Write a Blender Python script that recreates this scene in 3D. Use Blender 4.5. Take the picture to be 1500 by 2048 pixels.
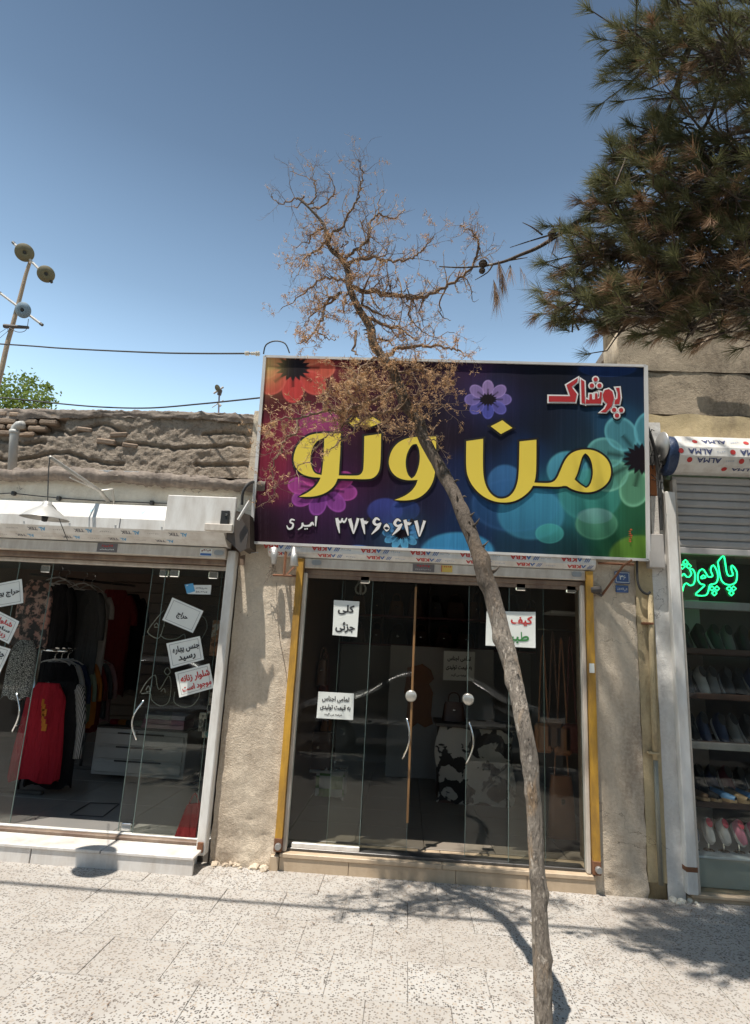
import bpy, bmesh, math, random
import numpy as np
from mathutils import Vector, Matrix, noise
from mathutils.geometry import tessellate_polygon
for _o in list(bpy.data.objects): bpy.data.objects.remove(_o)
random.seed(7)
scene = bpy.context.scene
COL = scene.collection
rad = math.radians
# ------------------------------------------------------------------ camera
FPX = 1222.0
_p, _r, _y = rad(12.876), rad(3.054), rad(-3.53)
CF = Vector((math.sin(_y)*math.cos(_p), math.cos(_y)*math.cos(_p), math.sin(_p)))
_R0 = Vector((math.cos(_y), -math.sin(_y), 0)); _U0 = _R0.cross(CF)
CR = _R0*math.cos(_r) + _U0*math.sin(_r)
CU = _U0*math.cos(_r) - _R0*math.sin(_r)
CC = Vector((0, -4.95, 1.6))
cam = bpy.data.cameras.new('camera'); cam_o = bpy.data.objects.new('camera', cam); COL.objects.link(cam_o)
cam.sensor_fit = 'VERTICAL'; cam.sensor_height = 24; cam.lens = 24*FPX/2048
cam.clip_start = .05; cam.clip_end = 2000
_m = Matrix((CR, CU, -CF)).transposed().to_4x4(); _m.translation = CC
cam_o.matrix_world = _m
scene.camera = cam_o
# ------------------------------------------------------------------ sky, sun, exposure
SUNV = Vector((-.18, -.26, 1)).normalized()          # towards the sun
world = bpy.data.worlds.new('World'); scene.world = world; world.use_nodes = True
wn = world.node_tree; bg = wn.nodes['Background']
sky = wn.nodes.new('ShaderNodeTexSky'); sky.sky_type = 'NISHITA'; sky.sun_disc = False
sky.sun_elevation = math.asin(SUNV.z); sky.sun_rotation = math.atan2(SUNV.x, SUNV.y)
sky.altitude = 0; sky.air_density = 1.9; sky.dust_density = 0.0; sky.ozone_density = 1.6
_tc = wn.nodes.new('ShaderNodeTexCoord'); _sx = wn.nodes.new('ShaderNodeSeparateXYZ'); wn.links.new(_tc.outputs['Generated'], _sx.inputs[0])
_rp = wn.nodes.new('ShaderNodeValToRGB'); wn.links.new(_sx.outputs[2], _rp.inputs[0])      # paler towards the horizon all round, deeper overhead
for _k, (_a, _b) in enumerate(((.0, 1.0), (.33, .95), (.5, .56), (.66, .34), (.82, .225), (1.0, .21))):
    _e = _rp.color_ramp.elements[_k] if _k in (0,) else _rp.color_ramp.elements.new(_a) if _k < 5 else _rp.color_ramp.elements[-1]
    _e.position = _a; _e.color = (_b, _b, _b, 1)
_mx = wn.nodes.new('ShaderNodeMix'); _mx.data_type = 'RGBA'; _mx.blend_type = 'MULTIPLY'; _mx.inputs[0].default_value = 1
wn.links.new(sky.outputs[0], _mx.inputs[6]); wn.links.new(_rp.outputs[0], _mx.inputs[7]); wn.links.new(_mx.outputs[2], bg.inputs[0])
bg.inputs[1].default_value = .188
sl = bpy.data.lights.new('sun', 'SUN'); sl.energy = 5.0; sl.angle = rad(.53); sl.color = (1, .95, .87)
so = bpy.data.objects.new('sun', sl); COL.objects.link(so); so.location = (0, 0, 30)
so.rotation_euler = (-SUNV).to_track_quat('-Z', 'Y').to_euler()
scene.view_settings.view_transform = 'Standard'; scene.view_settings.look = 'None'
scene.view_settings.exposure = 0.42; scene.view_settings.gamma = 1
scene.cycles.max_bounces = 8; scene.cycles.transparent_max_bounces = 12
# ------------------------------------------------------------------ pixel -> place helpers (survey of the photo)
def ray(x, y): return CF*FPX + CR*(x-750) - CU*(y-1024)
def PY(x, y, Y):
    d = ray(x, y); return CC + d*((Y-CC.y)/d.y)
def PZ(x, y, Z=0.0):
    d = ray(x, y); return CC + d*((Z-CC.z)/d.z)
def PP(x, y, p0, n):
    d = ray(x, y); return CC + d*((p0-CC).dot(n)/d.dot(n))
def proj(P):
    d = P-CC; return 750+FPX*d.dot(CR)/d.dot(CF), 1024-FPX*d.dot(CU)/d.dot(CF)
# ------------------------------------------------------------------ mesh building
ORG = {}
def link(o, parent=None):
    COL.objects.link(o)
    if parent is not None: o.parent = parent
def tag(o, label=None, cat=None, group=None, kind=None):
    if label: o['label'] = label
    if cat: o['category'] = cat
    if group: o['group'] = group
    if kind: o['kind'] = kind
    return o
def thing(name, label, cat, loc=(0, 0, 0), rotz=0, group=None):
    o = bpy.data.objects.new(name, None); o.empty_display_size = .1; link(o)
    o.location = loc; o.rotation_euler = (0, 0, rotz); ORG[o] = Vector(loc)
    return tag(o, label, cat, group)
def part(name, mesh, parent, loc=(0, 0, 0), rot=None):
    o = bpy.data.objects.new(name, mesh); link(o, parent); o.location = loc
    if rot: o.rotation_euler = rot
    return o
def dup(root, loc, rot=None, label=None, group=None, scale=None):
    r = root.copy(); COL.objects.link(r); r.location = loc
    if rot is not None: r.rotation_euler = rot
    if scale: r.scale = scale
    if label: r['label'] = label
    if group: r['group'] = group
    for ch in root.children:
        c = ch.copy(); COL.objects.link(c); c.parent = r
        for g in ch.children:
            d = g.copy(); COL.objects.link(d); d.parent = c
    return r
class MB:
    def __init__(s): s.v = []; s.f = []; s.mi = []; s.cur = 0
    def add(s, vs, fs):
        n = len(s.v); s.v += [tuple(a) for a in vs]
        for f in fs: s.f.append(tuple(i+n for i in f)); s.mi.append(s.cur)
        return s
    def hexa(s, p):   # p: bottom 4 ccw then top 4
        return s.add(p, [(3, 2, 1, 0), (4, 5, 6, 7), (0, 1, 5, 4), (1, 2, 6, 5), (2, 3, 7, 6), (3, 0, 4, 7)])
    def box(s, x0, x1, y0, y1, z0, z1, c=0):
        if x0 > x1: x0, x1 = x1, x0
        if y0 > y1: y0, y1 = y1, y0
        if z0 > z1: z0, z1 = z1, z0
        if c <= 0:
            return s.hexa([(x0, y0, z0), (x1, y0, z0), (x1, y1, z0), (x0, y1, z0), (x0, y0, z1), (x1, y0, z1), (x1, y1, z1), (x0, y1, z1)])
        c = min(c, (x1-x0)*.45, (y1-y0)*.45, (z1-z0)*.45)
        V = []; idx = {}
        for i, (X, sx) in enumerate(((x0, 1), (x1, -1))):
            for j, (Y, sy) in enumerate(((y0, 1), (y1, -1))):
                for k, (Z, sz) in enumerate(((z0, 1), (z1, -1))):
                    idx[i, j, k, 0] = len(V); V.append((X, Y+sy*c, Z+sz*c))
                    idx[i, j, k, 1] = len(V); V.append((X+sx*c, Y, Z+sz*c))
                    idx[i, j, k, 2] = len(V); V.append((X+sx*c, Y+sy*c, Z))
        q = lambda *a: tuple(idx[t] for t in a)
        F = []
        F += [q((0,0,0,0),(0,0,1,0),(0,1,1,0),(0,1,0,0)), q((1,0,0,0),(1,1,0,0),(1,1,1,0),(1,0,1,0))]
        F += [q((0,0,0,1),(1,0,0,1),(1,0,1,1),(0,0,1,1)), q((0,1,0,1),(0,1,1,1),(1,1,1,1),(1,1,0,1))]
        F += [q((0,0,0,2),(0,1,0,2),(1,1,0,2),(1,0,0,2)), q((0,0,1,2),(1,0,1,2),(1,1,1,2),(0,1,1,2))]
        for j in (0, 1):
            for k in (0, 1):
                F.append(q((0,j,k,1),(0,j,k,2),(1,j,k,2),(1,j,k,1)) if (j+k) % 2 == 0 else q((0,j,k,1),(1,j,k,1),(1,j,k,2),(0,j,k,2)))
        for i in (0, 1):
            for k in (0, 1):
                F.append(q((i,0,k,0),(i,1,k,0),(i,1,k,2),(i,0,k,2)) if (i+k) % 2 == 0 else q((i,0,k,0),(i,0,k,2),(i,1,k,2),(i,1,k,0)))
        for i in (0, 1):
            for j in (0, 1):
                F.append(q((i,j,0,0),(i,j,0,1),(i,j,1,1),(i,j,1,0)) if (i+j) % 2 == 0 else q((i,j,0,0),(i,j,1,0),(i,j,1,1),(i,j,0,1)))
        for i in (0, 1):
            for j in (0, 1):
                for k in (0, 1):
                    t = q((i,j,k,0),(i,j,k,1),(i,j,k,2)); F.append(t if (i+j+k) % 2 == 0 else t[::-1])
        return s.add(V, F)
    def prism(s, poly, d):
        d = Vector(d); n = len(poly); P = [Vector(a) for a in poly]
        V = P+[a+d for a in P]
        F = [tuple(range(n-1, -1, -1)), tuple(range(n, 2*n))]+[(i, (i+1) % n, n+(i+1) % n, n+i) for i in range(n)]
        return s.add(V, F)
    def tube(s, pts, r, n=6, cap=True):
        pts = [Vector(p) for p in pts]; m = len(pts)
        rs = r if isinstance(r, (list, tuple)) else [r]*m
        t0 = (pts[1]-pts[0]).normalized()
        up = Vector((0, 0, 1)) if abs(t0.z) < .9 else Vector((1, 0, 0))
        a = t0.cross(up).normalized(); V = []
        for i in range(m):
            t = (pts[min(i+1, m-1)]-pts[max(i-1, 0)])
            t = t.normalized() if t.length > 1e-9 else t0
            a = (a-t*a.dot(t)); a = a.normalized() if a.length > 1e-6 else t.orthogonal().normalized()
            b = t.cross(a)
            for k in range(n):
                th = 2*math.pi*k/n; V.append(pts[i]+(a*math.cos(th)+b*math.sin(th))*rs[i])
        F = [(i*n+k, i*n+(k+1) % n, (i+1)*n+(k+1) % n, (i+1)*n+k) for i in range(m-1) for k in range(n)]
        if cap: F += [tuple(range(n-1, -1, -1)), tuple(range((m-1)*n, m*n))]
        return s.add(V, F)
    def lathe(s, prof, origin=(0, 0, 0), axis=(0, 0, 1), n=20):
        M = Vector((0, 0, 1)).rotation_difference(Vector(axis)).to_matrix(); o = Vector(origin)
        V = [o+M@Vector((r*math.cos(2*math.pi*k/n), r*math.sin(2*math.pi*k/n), z)) for r, z in prof for k in range(n)]
        F = [(i*n+k, i*n+(k+1) % n, (i+1)*n+(k+1) % n, (i+1)*n+k) for i in range(len(prof)-1) for k in range(n)]
        return s.add(V, F)
    def grid(s, fn, nu, nv):
        V = [fn(i/nu, j/nv) for j in range(nv+1) for i in range(nu+1)]; w = nu+1
        return s.add(V, [(j*w+i, j*w+i+1, (j+1)*w+i+1, (j+1)*w+i) for j in range(nv) for i in range(nu)])
    def poly(s, loops, fn):   # loops of 2D points (first outer, rest holes) -> filled, mapped to 3D by fn
        L = [[Vector((a, b, 0)) for a, b in lp] for lp in loops]
        T = tessellate_polygon(L); flat = [q for lp in L for q in lp]
        P3 = [Vector(fn(q.x, q.y)) for q in flat]; F = []
        for t in T:
            n = (P3[t[1]]-P3[t[0]]).cross(P3[t[2]]-P3[t[0]])
            F.append(tuple(t) if n.y < 0 else tuple(t)[::-1])
        return s.add(P3, F)
    def mesh(s, name, mat, smooth=False, org=None):
        me = bpy.data.meshes.new(name)
        V = s.v if org is None else [(a-org[0], b-org[1], c-org[2]) for a, b, c in s.v]
        me.from_pydata(V, [], s.f)
        for m in (mat if isinstance(mat, (list, tuple)) else [mat]): me.materials.append(m)
        if any(s.mi): me.polygons.foreach_set('material_index', s.mi)
        if smooth: me.polygons.foreach_set('use_smooth', [True]*len(s.f))
        me.update(); return me
    def build(s, name, mat, parent=None, smooth=False, local=False):
        if parent is None:
            a = np.array(s.v); lo, hi = a.min(0), a.max(0)
            org = Vector(((lo[0]+hi[0])/2, (lo[1]+hi[1])/2, lo[2]))
        else: org = Vector((0, 0, 0)) if local else ORG.get(parent, Vector((0, 0, 0)))
        o = bpy.data.objects.new(name, s.mesh(name, mat, smooth, org)); link(o, parent)
        if parent is None: o.location = org
        ORG[o] = org
        return o
def structure(o): return tag(o, kind='structure')
def pbox(m, x0, y0, x1, y1, Yf, Yb, c=.004, dX=0):
    """box whose front face (plane y=Yf) spans the surveyed rectangle"""
    a, b, cc, d = PY(x0, y0, Yf), PY(x1, y0, Yf), PY(x1, y1, Yf), PY(x0, y1, Yf)
    X0, X1 = (a.x+d.x)/2, (b.x+cc.x)/2; Z1, Z0 = (a.z+b.z)/2, (cc.z+d.z)/2
    m.box(X0, X1, Yf, Yb, Z0, Z1, c); return X0, X1, Z0, Z1
def smooth2(pts, closed=True, it=2, corner=55):
    P = [Vector((a, b)) for a, b in pts]
    n = len(P); cr = []
    for i in range(n):
        if not closed and i in (0, n-1): cr.append(True); continue
        a = P[i]-P[i-1]; b = P[(i+1) % n]-P[i]
        cr.append(a.length > 0 and b.length > 0 and a.angle(b) > rad(corner))
    for _ in range(it):
        Q = []; C = []; n = len(P)
        for i in range(n):
            if cr[i]: Q.append(P[i]); C.append(True); continue
            Q.append(P[i]*.75+P[i-1]*.25); C.append(False)
            Q.append(P[i]*.75+P[(i+1) % n]*.25); C.append(False)
        P, cr = Q, C
    return [(p.x, p.y) for p in P]
def offset2(pts, w):
    P = [Vector((a, b)) for a, b in pts]; n = len(P)
    A = sum(P[i-1].x*P[i].y-P[i].x*P[i-1].y for i in range(n)); sg = 1 if A > 0 else -1; out = []
    for i in range(n):
        a = (P[i]-P[i-1]); b = (P[(i+1) % n]-P[i])
        if a.length < 1e-9 or b.length < 1e-9: out.append((P[i].x, P[i].y)); continue
        a.normalize(); b.normalize()
        na = Vector((a.y, -a.x))*sg; nb = Vector((b.y, -b.x))*sg; m = na+nb
        k = m.length_squared/2
        m = m/max(k, .45) if m.length > 1e-6 else na
        out.append((P[i].x+m.x*w, P[i].y+m.y*w))
    return out
def stroke2(pts, ws):
    """flat pen stroke: polyline with a width per point -> polygon"""
    P = [Vector(p) for p in pts]; n = len(P); L = []; R = []
    if not isinstance(ws, (list, tuple)): ws = [ws]*n
    for i in range(n):
        t = (P[min(i+1, n-1)]-P[max(i-1, 0)]).normalized(); m = Vector((-t.y, t.x))*ws[i]/2
        L.append((P[i].x+m.x, P[i].y+m.y)); R.append((P[i].x-m.x, P[i].y-m.y))
    return L+R[::-1]
def circ(cx, cy, r, n=14, ry=None): return [(cx+r*math.cos(2*math.pi*k/n), cy+(ry or r)*math.sin(2*math.pi*k/n)) for k in range(n)]
def cat3(pts, sub=4):
    P = [Vector(p) for p in pts]; out = []
    for i in range(len(P)-1):
        p0 = P[max(i-1, 0)]; p1 = P[i]; p2 = P[i+1]; p3 = P[min(i+2, len(P)-1)]
        for k in range(sub):
            t = k/sub
            out.append(.5*((2*p1)+(p2-p0)*t+(2*p0-5*p1+4*p2-p3)*t*t+(3*p1-p0-3*p2+p3)*t**3))
    out.append(P[-1]); return out
# ------------------------------------------------------------------ text
def _to_mesh_pts(body, bold, size):
    c = bpy.data.curves.new('tmp', 'FONT'); c.body = body; c.size = size; c.align_x = 'CENTER'; c.align_y = 'CENTER'
    c.resolution_u = 3; c.bevel_depth = bold*size; c.bevel_resolution = 0
    o = bpy.data.objects.new('tmp', c); COL.objects.link(o)
    bpy.context.view_layer.update(); dg = bpy.context.evaluated_depsgraph_get()
    me = bpy.data.meshes.new_from_object(o.evaluated_get(dg))
    V = [v.co.copy() for v in me.vertices]; F = [tuple(p.vertices) for p in me.polygons]
    bpy.data.objects.remove(o); bpy.data.curves.remove(c); bpy.data.meshes.remove(me)
    return V, F
_tc = {}
def text(m, body, w, h, M, bold=.02):
    """printed words fitted in a w x h field; M maps local (x right, y up, z out) to the world"""
    k = (body, bold)
    if k not in _tc: _tc[k] = _to_mesh_pts(body, bold, 1.0)
    V, F = _tc[k]
    xs = [v.x for v in V]; ys = [v.y for v in V]
    if not xs: return
    cx, cy = (min(xs)+max(xs))/2, (min(ys)+max(ys))/2
    sx = w/(max(xs)-min(xs)); sy = h/(max(ys)-min(ys))
    m.add([M@Vector(((v.x-cx)*sx, (v.y-cy)*sy, max(v.z, 0)*.02*min(sx, sy))) for v in V], F)
_forms = {'ا': ('FE8D', 'FE8E'), 'ب': ('FE8F', 'FE90', 'FE91', 'FE92'), 'پ': ('FB56', 'FB57', 'FB58', 'FB59'), 'ت': ('FE95', 'FE96', 'FE97', 'FE98'),
 'ج': ('FE9D', 'FE9E', 'FE9F', 'FEA0'), 'چ': ('FB7A', 'FB7B', 'FB7C', 'FB7D'), 'ح': ('FEA1', 'FEA2', 'FEA3', 'FEA4'), 'د': ('FEA9', 'FEAA'), 'ر': ('FEAD', 'FEAE'),
 'ز': ('FEAF', 'FEB0'), 'س': ('FEB1', 'FEB2', 'FEB3', 'FEB4'), 'ش': ('FEB5', 'FEB6', 'FEB7', 'FEB8'), 'ض': ('FEBD', 'FEBE', 'FEBF', 'FEC0'), 'ط': ('FEC1', 'FEC2', 'FEC3', 'FEC4'),
 'ع': ('FEC9', 'FECA', 'FECB', 'FECC'), 'ف': ('FED1', 'FED2', 'FED3', 'FED4'), 'ق': ('FED5', 'FED6', 'FED7', 'FED8'), 'ک': ('FB8E', 'FB8F', 'FB90', 'FB91'), 'گ': ('FB92', 'FB93', 'FB94', 'FB95'),
 'ل': ('FEDD', 'FEDE', 'FEDF', 'FEE0'), 'م': ('FEE1', 'FEE2', 'FEE3', 'FEE4'), 'ن': ('FEE5', 'FEE6', 'FEE7', 'FEE8'), 'و': ('FEED', 'FEEE'), 'ه': ('FEE9', 'FEEA', 'FEEB', 'FEEC'),
 'ی': ('FBFC', 'FBFD', 'FBFE', 'FBFF'), 'ئ': ('FE89', 'FE8A', 'FE8B', 'FE8C')}
def fa(s):
    out = []
    for i, ch in enumerate(s):
        f = _forms.get(ch)
        if not f: out.append(ch); continue
        pj = i > 0 and len(_forms.get(s[i-1], ())) == 4
        nj = i+1 < len(s) and s[i+1] in _forms and len(f) == 4
        out.append(chr(int(f[(3 if nj else 1) if pj else (2 if nj else 0)], 16)))
    return ''.join(out[::-1])
def frame_at(o, right, up):
    r = Vector(right).normalized(); u = Vector(up); u = (u-r*u.dot(r)).normalized(); n = r.cross(u)
    M = Matrix((r, u, n)).transposed().to_4x4(); M.translation = o; return M
# ------------------------------------------------------------------ materials
class G:
    def __init__(s, name):
        s.mat = bpy.data.materials.new(name); s.mat.use_nodes = True; s.nt = s.mat.node_tree
        s.b = s.nt.nodes['Principled BSDF']; s.out = s.nt.nodes['Material Output']
    def n(s, t): return s.nt.nodes.new(t)
    def L(s, a, b): s.nt.links.new(a, b)
    def put(s, sock, v):
        if isinstance(v, bpy.types.NodeSocket): s.L(v, sock)
        elif sock.type == 'RGBA' and not hasattr(v, '__len__'): sock.default_value = (v, v, v, 1)
        elif sock.type == 'RGBA' and len(v) == 3: sock.default_value = (*v, 1)
        else: sock.default_value = v
    def pos(s, obj=False, scale=None):
        o = s.n('ShaderNodeTexCoord').outputs['Object'] if obj else s.n('ShaderNodeNewGeometry').outputs['Position']
        if scale:
            mp = s.n('ShaderNodeMapping'); s.L(o, mp.inputs[0]); mp.inputs['Scale'].default_value = scale; return mp.outputs[0]
        return o
    def noise(s, scale, det=4, rough=.55, vec=None, dist=0, col=False):
        t = s.n('ShaderNodeTexNoise'); s.L(vec or s.pos(), t.inputs['Vector'])
        t.inputs['Scale'].default_value = scale; t.inputs['Detail'].default_value = det; t.inputs['Roughness'].default_value = rough; t.inputs['Distortion'].default_value = dist
        return t.outputs['Color' if col else 'Fac']
    def vor(s, scale, feat='F1', vec=None, out='Distance'):
        t = s.n('ShaderNodeTexVoronoi'); t.feature = feat; s.L(vec or s.pos(), t.inputs['Vector']); t.inputs['Scale'].default_value = scale
        return t.outputs[out]
    def ramp(s, fac, stops, const=False):
        r = s.n('ShaderNodeValToRGB'); s.L(fac, r.inputs[0]); e = r.color_ramp.elements
        if const: r.color_ramp.interpolation = 'CONSTANT'
        while len(e) < len(stops): e.new(.5)
        for k, (p, c) in enumerate(stops):
            e[k].position = p; e[k].color = (c, c, c, 1) if not hasattr(c, '__len__') else (*c, 1)
        return r.outputs[0]
    def mix(s, fac, a, b, mode='MIX'):
        x = s.n('ShaderNodeMix'); x.data_type = 'RGBA'; x.blend_type = mode
        s.put(x.inputs[0], fac); s.put(x.inputs[6], a); s.put(x.inputs[7], b); return x.outputs[2]
    def m(s, op, a, b=0.0, c=0.0):
        x = s.n('ShaderNodeMath'); x.operation = op
        for i, v in enumerate((a, b, c)): s.put(x.inputs[i], v)
        return x.outputs[0]
    def vadd(s, a, col, k):
        x = s.n('ShaderNodeVectorMath'); x.operation = 'SCALE'; s.L(col, x.inputs[0]); x.inputs['Scale'].default_value = k
        y = s.n('ShaderNodeVectorMath'); s.L(a, y.inputs[0]); s.L(x.outputs[0], y.inputs[1]); return y.outputs[0]
    def sep(s, v):
        x = s.n('ShaderNodeSeparateXYZ'); s.L(v, x.inputs[0]); return x.outputs
    def bump(s, h, st=.3, d=.01):
        x = s.n('ShaderNodeBump'); s.L(h, x.inputs['Height']); x.inputs['Strength'].default_value = st; x.inputs['Distance'].default_value = d
        s.L(x.outputs[0], s.b.inputs['Normal']); return x
    def col(s, v): s.put(s.b.inputs['Base Color'], v); return s
    def set(s, rough=.5, metal=0, spec=None):
        s.put(s.b.inputs['Roughness'], rough); s.put(s.b.inputs['Metallic'], metal)
        if spec is not None: s.b.inputs['Specular IOR Level'].default_value = spec
        return s
def hx(r, g, b):
    f = lambda c: (c/255/12.92) if c/255 <= .04045 else ((c/255+.055)/1.055)**2.4
    return (f(r), f(g), f(b))
def mul(c, k): return tuple(min(1, x*k) for x in c)
_pm = {}
def pm(name, col, rough=.55, metal=0, var=.18, vs=5, bump=0, bs=60, dirt=0, dc=(.12, .09, .06), ds=3, spec=None, rnd=0):
    if name in _pm: return _pm[name]
    g = G(name)
    c = g.mix(g.noise(vs, 5, .6), mul(col, 1-var), mul(col, 1+var))
    if rnd:
        oi = g.n('ShaderNodeObjectInfo').outputs['Random']
        c = g.mix(g.m('MULTIPLY', oi, rnd), c, mul(col, .35))
    if dirt: c = g.mix(g.ramp(g.noise(ds, 8, .68, g.pos(scale=(1.7, 1.7, .45))), [(.5-.1, 0), (.5+.22, dirt)]), c, dc)
    g.col(c); g.set(rough, metal, spec)
    if bump: g.bump(g.noise(bs, 6, .6), bump, .01)
    _pm[name] = g.mat; return g.mat
def m_terrazzo(name, tile=True):
    g = G(name); p = g.pos(); wp = g.vadd(p, g.noise(40, 2, .5, p, col=True), .016)
    v = g.n('ShaderNodeTexVoronoi'); g.L(wp, v.inputs['Vector']); v.inputs['Scale'].default_value = 88
    s = g.sep(v.outputs['Color'])
    near = g.m('LESS_THAN', v.outputs['Distance'], .50)
    dark = g.m('MULTIPLY', near, g.m('GREATER_THAN', s[0], .64)); tan = g.m('MULTIPLY', near, g.m('LESS_THAN', s[0], .2))
    base = g.mix(g.noise(1.7, 6, .62), (.395, .376, .35), (.52, .505, .482))
    base = g.mix(g.ramp(g.noise(150, 2), [(.35, 0), (.7, .5)]), base, (.42, .385, .34))
    c = g.mix(tan, base, (.40, .34, .28)); c = g.mix(dark, c, g.mix(s[1], (.045, .04, .037), (.16, .14, .125)))
    c = g.mix(g.ramp(g.noise(.9, 7, .7), [(.42, 0), (.70, .6)]), c, (.25, .205, .165))
    c = g.mix(g.ramp(g.noise(7, 5, .7), [(.58, 0), (.68, .35)]), c, (.16, .13, .11))
    gs = g.n('ShaderNodeTexVoronoi'); g.L(p, gs.inputs['Vector']); gs.inputs['Scale'].default_value = 2.6
    c = g.mix(g.m('MULTIPLY', g.m('LESS_THAN', gs.outputs['Distance'], .045), g.m('MULTIPLY', g.m('GREATER_THAN', g.sep(gs.outputs['Color'])[1], .45), .75)), c, (.075, .066, .06))
    if tile:
        oi = g.n('ShaderNodeObjectInfo').outputs['Random']; c = g.mix(g.m('MULTIPLY', oi, .42), c, (.31, .27, .23))
    g.col(c); g.set(.72, 0, .3); g.bump(g.noise(160, 3), .12, .003); return g.mat
def m_plaster(name, a, b, stain, st=.5, bump=.5, crack=True, sc=2.2, fine=False):
    g = G(name); p = g.pos()
    c = g.mix(g.noise(sc, 8, .68, dist=.4), a, b)
    c = g.mix(g.ramp(g.noise(sc*.6, 6, .7, g.pos(scale=(1.4, 1.4, .45))), [(.46, 0), (.66, st)]), c, stain)
    c = g.mix(g.ramp(g.noise(45, 4, .7), [(.42, 0), (.72, .45)]), c, mul(b, 1.12))
    c = g.mix(g.ramp(g.noise(90, 3, .7), [(.6, 0), (.75, .5)]), c, mul(stain, .6))
    if fine:
        c = g.mix(g.ramp(g.noise(34, 5, .75), [(.36, .55), (.48, 0)]), c, (.14, .105, .08)); c = g.mix(g.ramp(g.noise(120, 2, .6, g.pos(scale=(1, 1, 2.2))), [(.62, 0), (.72, .7)]), c, (.62, .52, .38))
    h = g.m('ADD', g.noise(26, 8, .66), g.m('MULTIPLY', g.noise(110, 4, .6), .6))
    if crack:
        d = g.vor(2.1, 'DISTANCE_TO_EDGE', g.vadd(p, g.noise(5, 4, .6, col=True), .35))
        k = g.m('MULTIPLY', g.m('LESS_THAN', d, .0045), g.m('GREATER_THAN', g.noise(1.3, 2), .56))
        c = g.mix(g.m('MULTIPLY', k, .5), c, (.09, .065, .05)); h = g.m('SUBTRACT', h, g.m('MULTIPLY', k, .8))
    g.col(c); g.set(.92, 0, .15); g.bump(h, bump, .06 if fine else .02); return g.mat
def m_glass(name, tint=(.92, .93, .91), refl=.46, haze=.004):
    g = G(name); nt = g.nt; nt.nodes.remove(g.b)
    tr = g.n('ShaderNodeBsdfTransparent'); tr.inputs[0].default_value = (*tint, 1)
    gl = g.n('ShaderNodeBsdfGlossy'); gl.inputs['Roughness'].default_value = .004; gl.inputs[0].default_value = (1, 1, 1, 1)
    fr = g.n('ShaderNodeFresnel'); fr.inputs[0].default_value = 1.52
    m1 = g.n('ShaderNodeMixShader'); g.L(g.m('MULTIPLY', fr.outputs[0], refl), m1.inputs[0]); g.L(tr.outputs[0], m1.inputs[1]); g.L(gl.outputs[0], m1.inputs[2])
    df = g.n('ShaderNodeBsdfDiffuse'); df.inputs[0].default_value = (.6, .58, .54, 1)
    m2 = g.n('ShaderNodeMixShader'); g.L(g.m('MULTIPLY', g.ramp(g.noise(3, 6, .7), [(.35, .2), (.75, 1)]), haze), m2.inputs[0]); g.L(m1.outputs[0], m2.inputs[1]); g.L(df.outputs[0], m2.inputs[2])
    g.L(m2.outputs[0], g.out.inputs[0]); return g.mat
def m_emit(name, col, st):
    g = G(name); g.col(col); g.put(g.b.inputs['Emission Color'], col); g.b.inputs['Emission Strength'].default_value = st; return g.mat
def m_bark(name, a, b, peel, sc=14, dark=0):
    g = G(name); v = g.pos(scale=(1, 1, .28))
    c = g.mix(g.noise(sc, 8, .7, v, 1.2), a, b)
    c = g.mix(g.ramp(g.noise(5, 4, .6, g.pos(scale=(1.6, 1.6, .5))), [(.53, 0), (.62, .85)]), c, peel)
    c = g.mix(g.ramp(g.noise(60, 4, .7, v), [(.3, .8), (.5, 0)]), c, mul(a, .45))
    c = g.mix(g.ramp(g.noise(42, 3, .6, g.pos(scale=(1, 1, .4))), [(.60, 0), (.66, .8)]), c, (.56, .49, .41)); c = g.mix(g.ramp(g.noise(24, 4, .7, g.pos(scale=(1, 1, .5))), [(.62, 0), (.68, .85)]), c, (.045, .036, .03))
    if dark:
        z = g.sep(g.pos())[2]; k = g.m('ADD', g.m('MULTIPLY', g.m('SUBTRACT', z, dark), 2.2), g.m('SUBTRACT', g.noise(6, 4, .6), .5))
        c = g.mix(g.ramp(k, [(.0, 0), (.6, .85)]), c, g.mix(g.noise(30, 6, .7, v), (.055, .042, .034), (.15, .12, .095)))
    g.col(c); g.set(.9, 0, .15); g.bump(g.m('ADD', g.noise(sc*2, 8, .7, v, 1), g.noise(90, 3, .6, v)), .9, .016); return g.mat
def m_leaf(name, a, b, trans=.25, sc=5):
    g = G(name); c = g.mix(g.noise(sc, 4, .7), a, b); g.col(c); g.set(.6, 0, .25)
    nt = g.nt; t = g.n('ShaderNodeBsdfTranslucent'); g.put(t.inputs[0], c)
    m = g.n('ShaderNodeMixShader'); m.inputs[0].default_value = trans
    g.L(g.b.outputs[0], m.inputs[1]); g.L(t.outputs[0], m.inputs[2]); g.L(m.outputs[0], g.out.inputs[0]); return g.mat
TERR = m_terrazzo('terrazzo_slab'); TERRB = m_terrazzo('terrazzo_bed', False)
PLA = m_plaster('cement_plaster', (.54, .44, .33), (.70, .60, .47), (.27, .20, .145), .7, .6)
PLY = m_plaster('ochre_painted_plaster', (.43, .335, .19), (.53, .43, .265), (.20, .155, .11), .7, .3, sc=3)
PLW = m_plaster('white_painted_plaster', (.62, .60, .56), (.74, .72, .68), (.30, .24, .19), .45, .25, sc=3)
PLC = m_plaster('cream_plaster', (.68, .61, .49), (.80, .74, .63), (.46, .37, .27), .5, .35, sc=3)
MUD = m_plaster('mud_straw_render', (.42, .34, .265), (.58, .49, .395), (.24, .185, .14), .5, 1.0, True, 4.5, fine=True)
STONEW = m_plaster('weathered_stone_wall', (.30, .24, .17), (.45, .37, .275), (.12, .095, .072), .95, .45, True, 2)
BRK = pm('old_clay_brick', (.34, .25, .18), .9, var=.3, vs=12, bump=.7, bs=50, rnd=.5)
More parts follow.
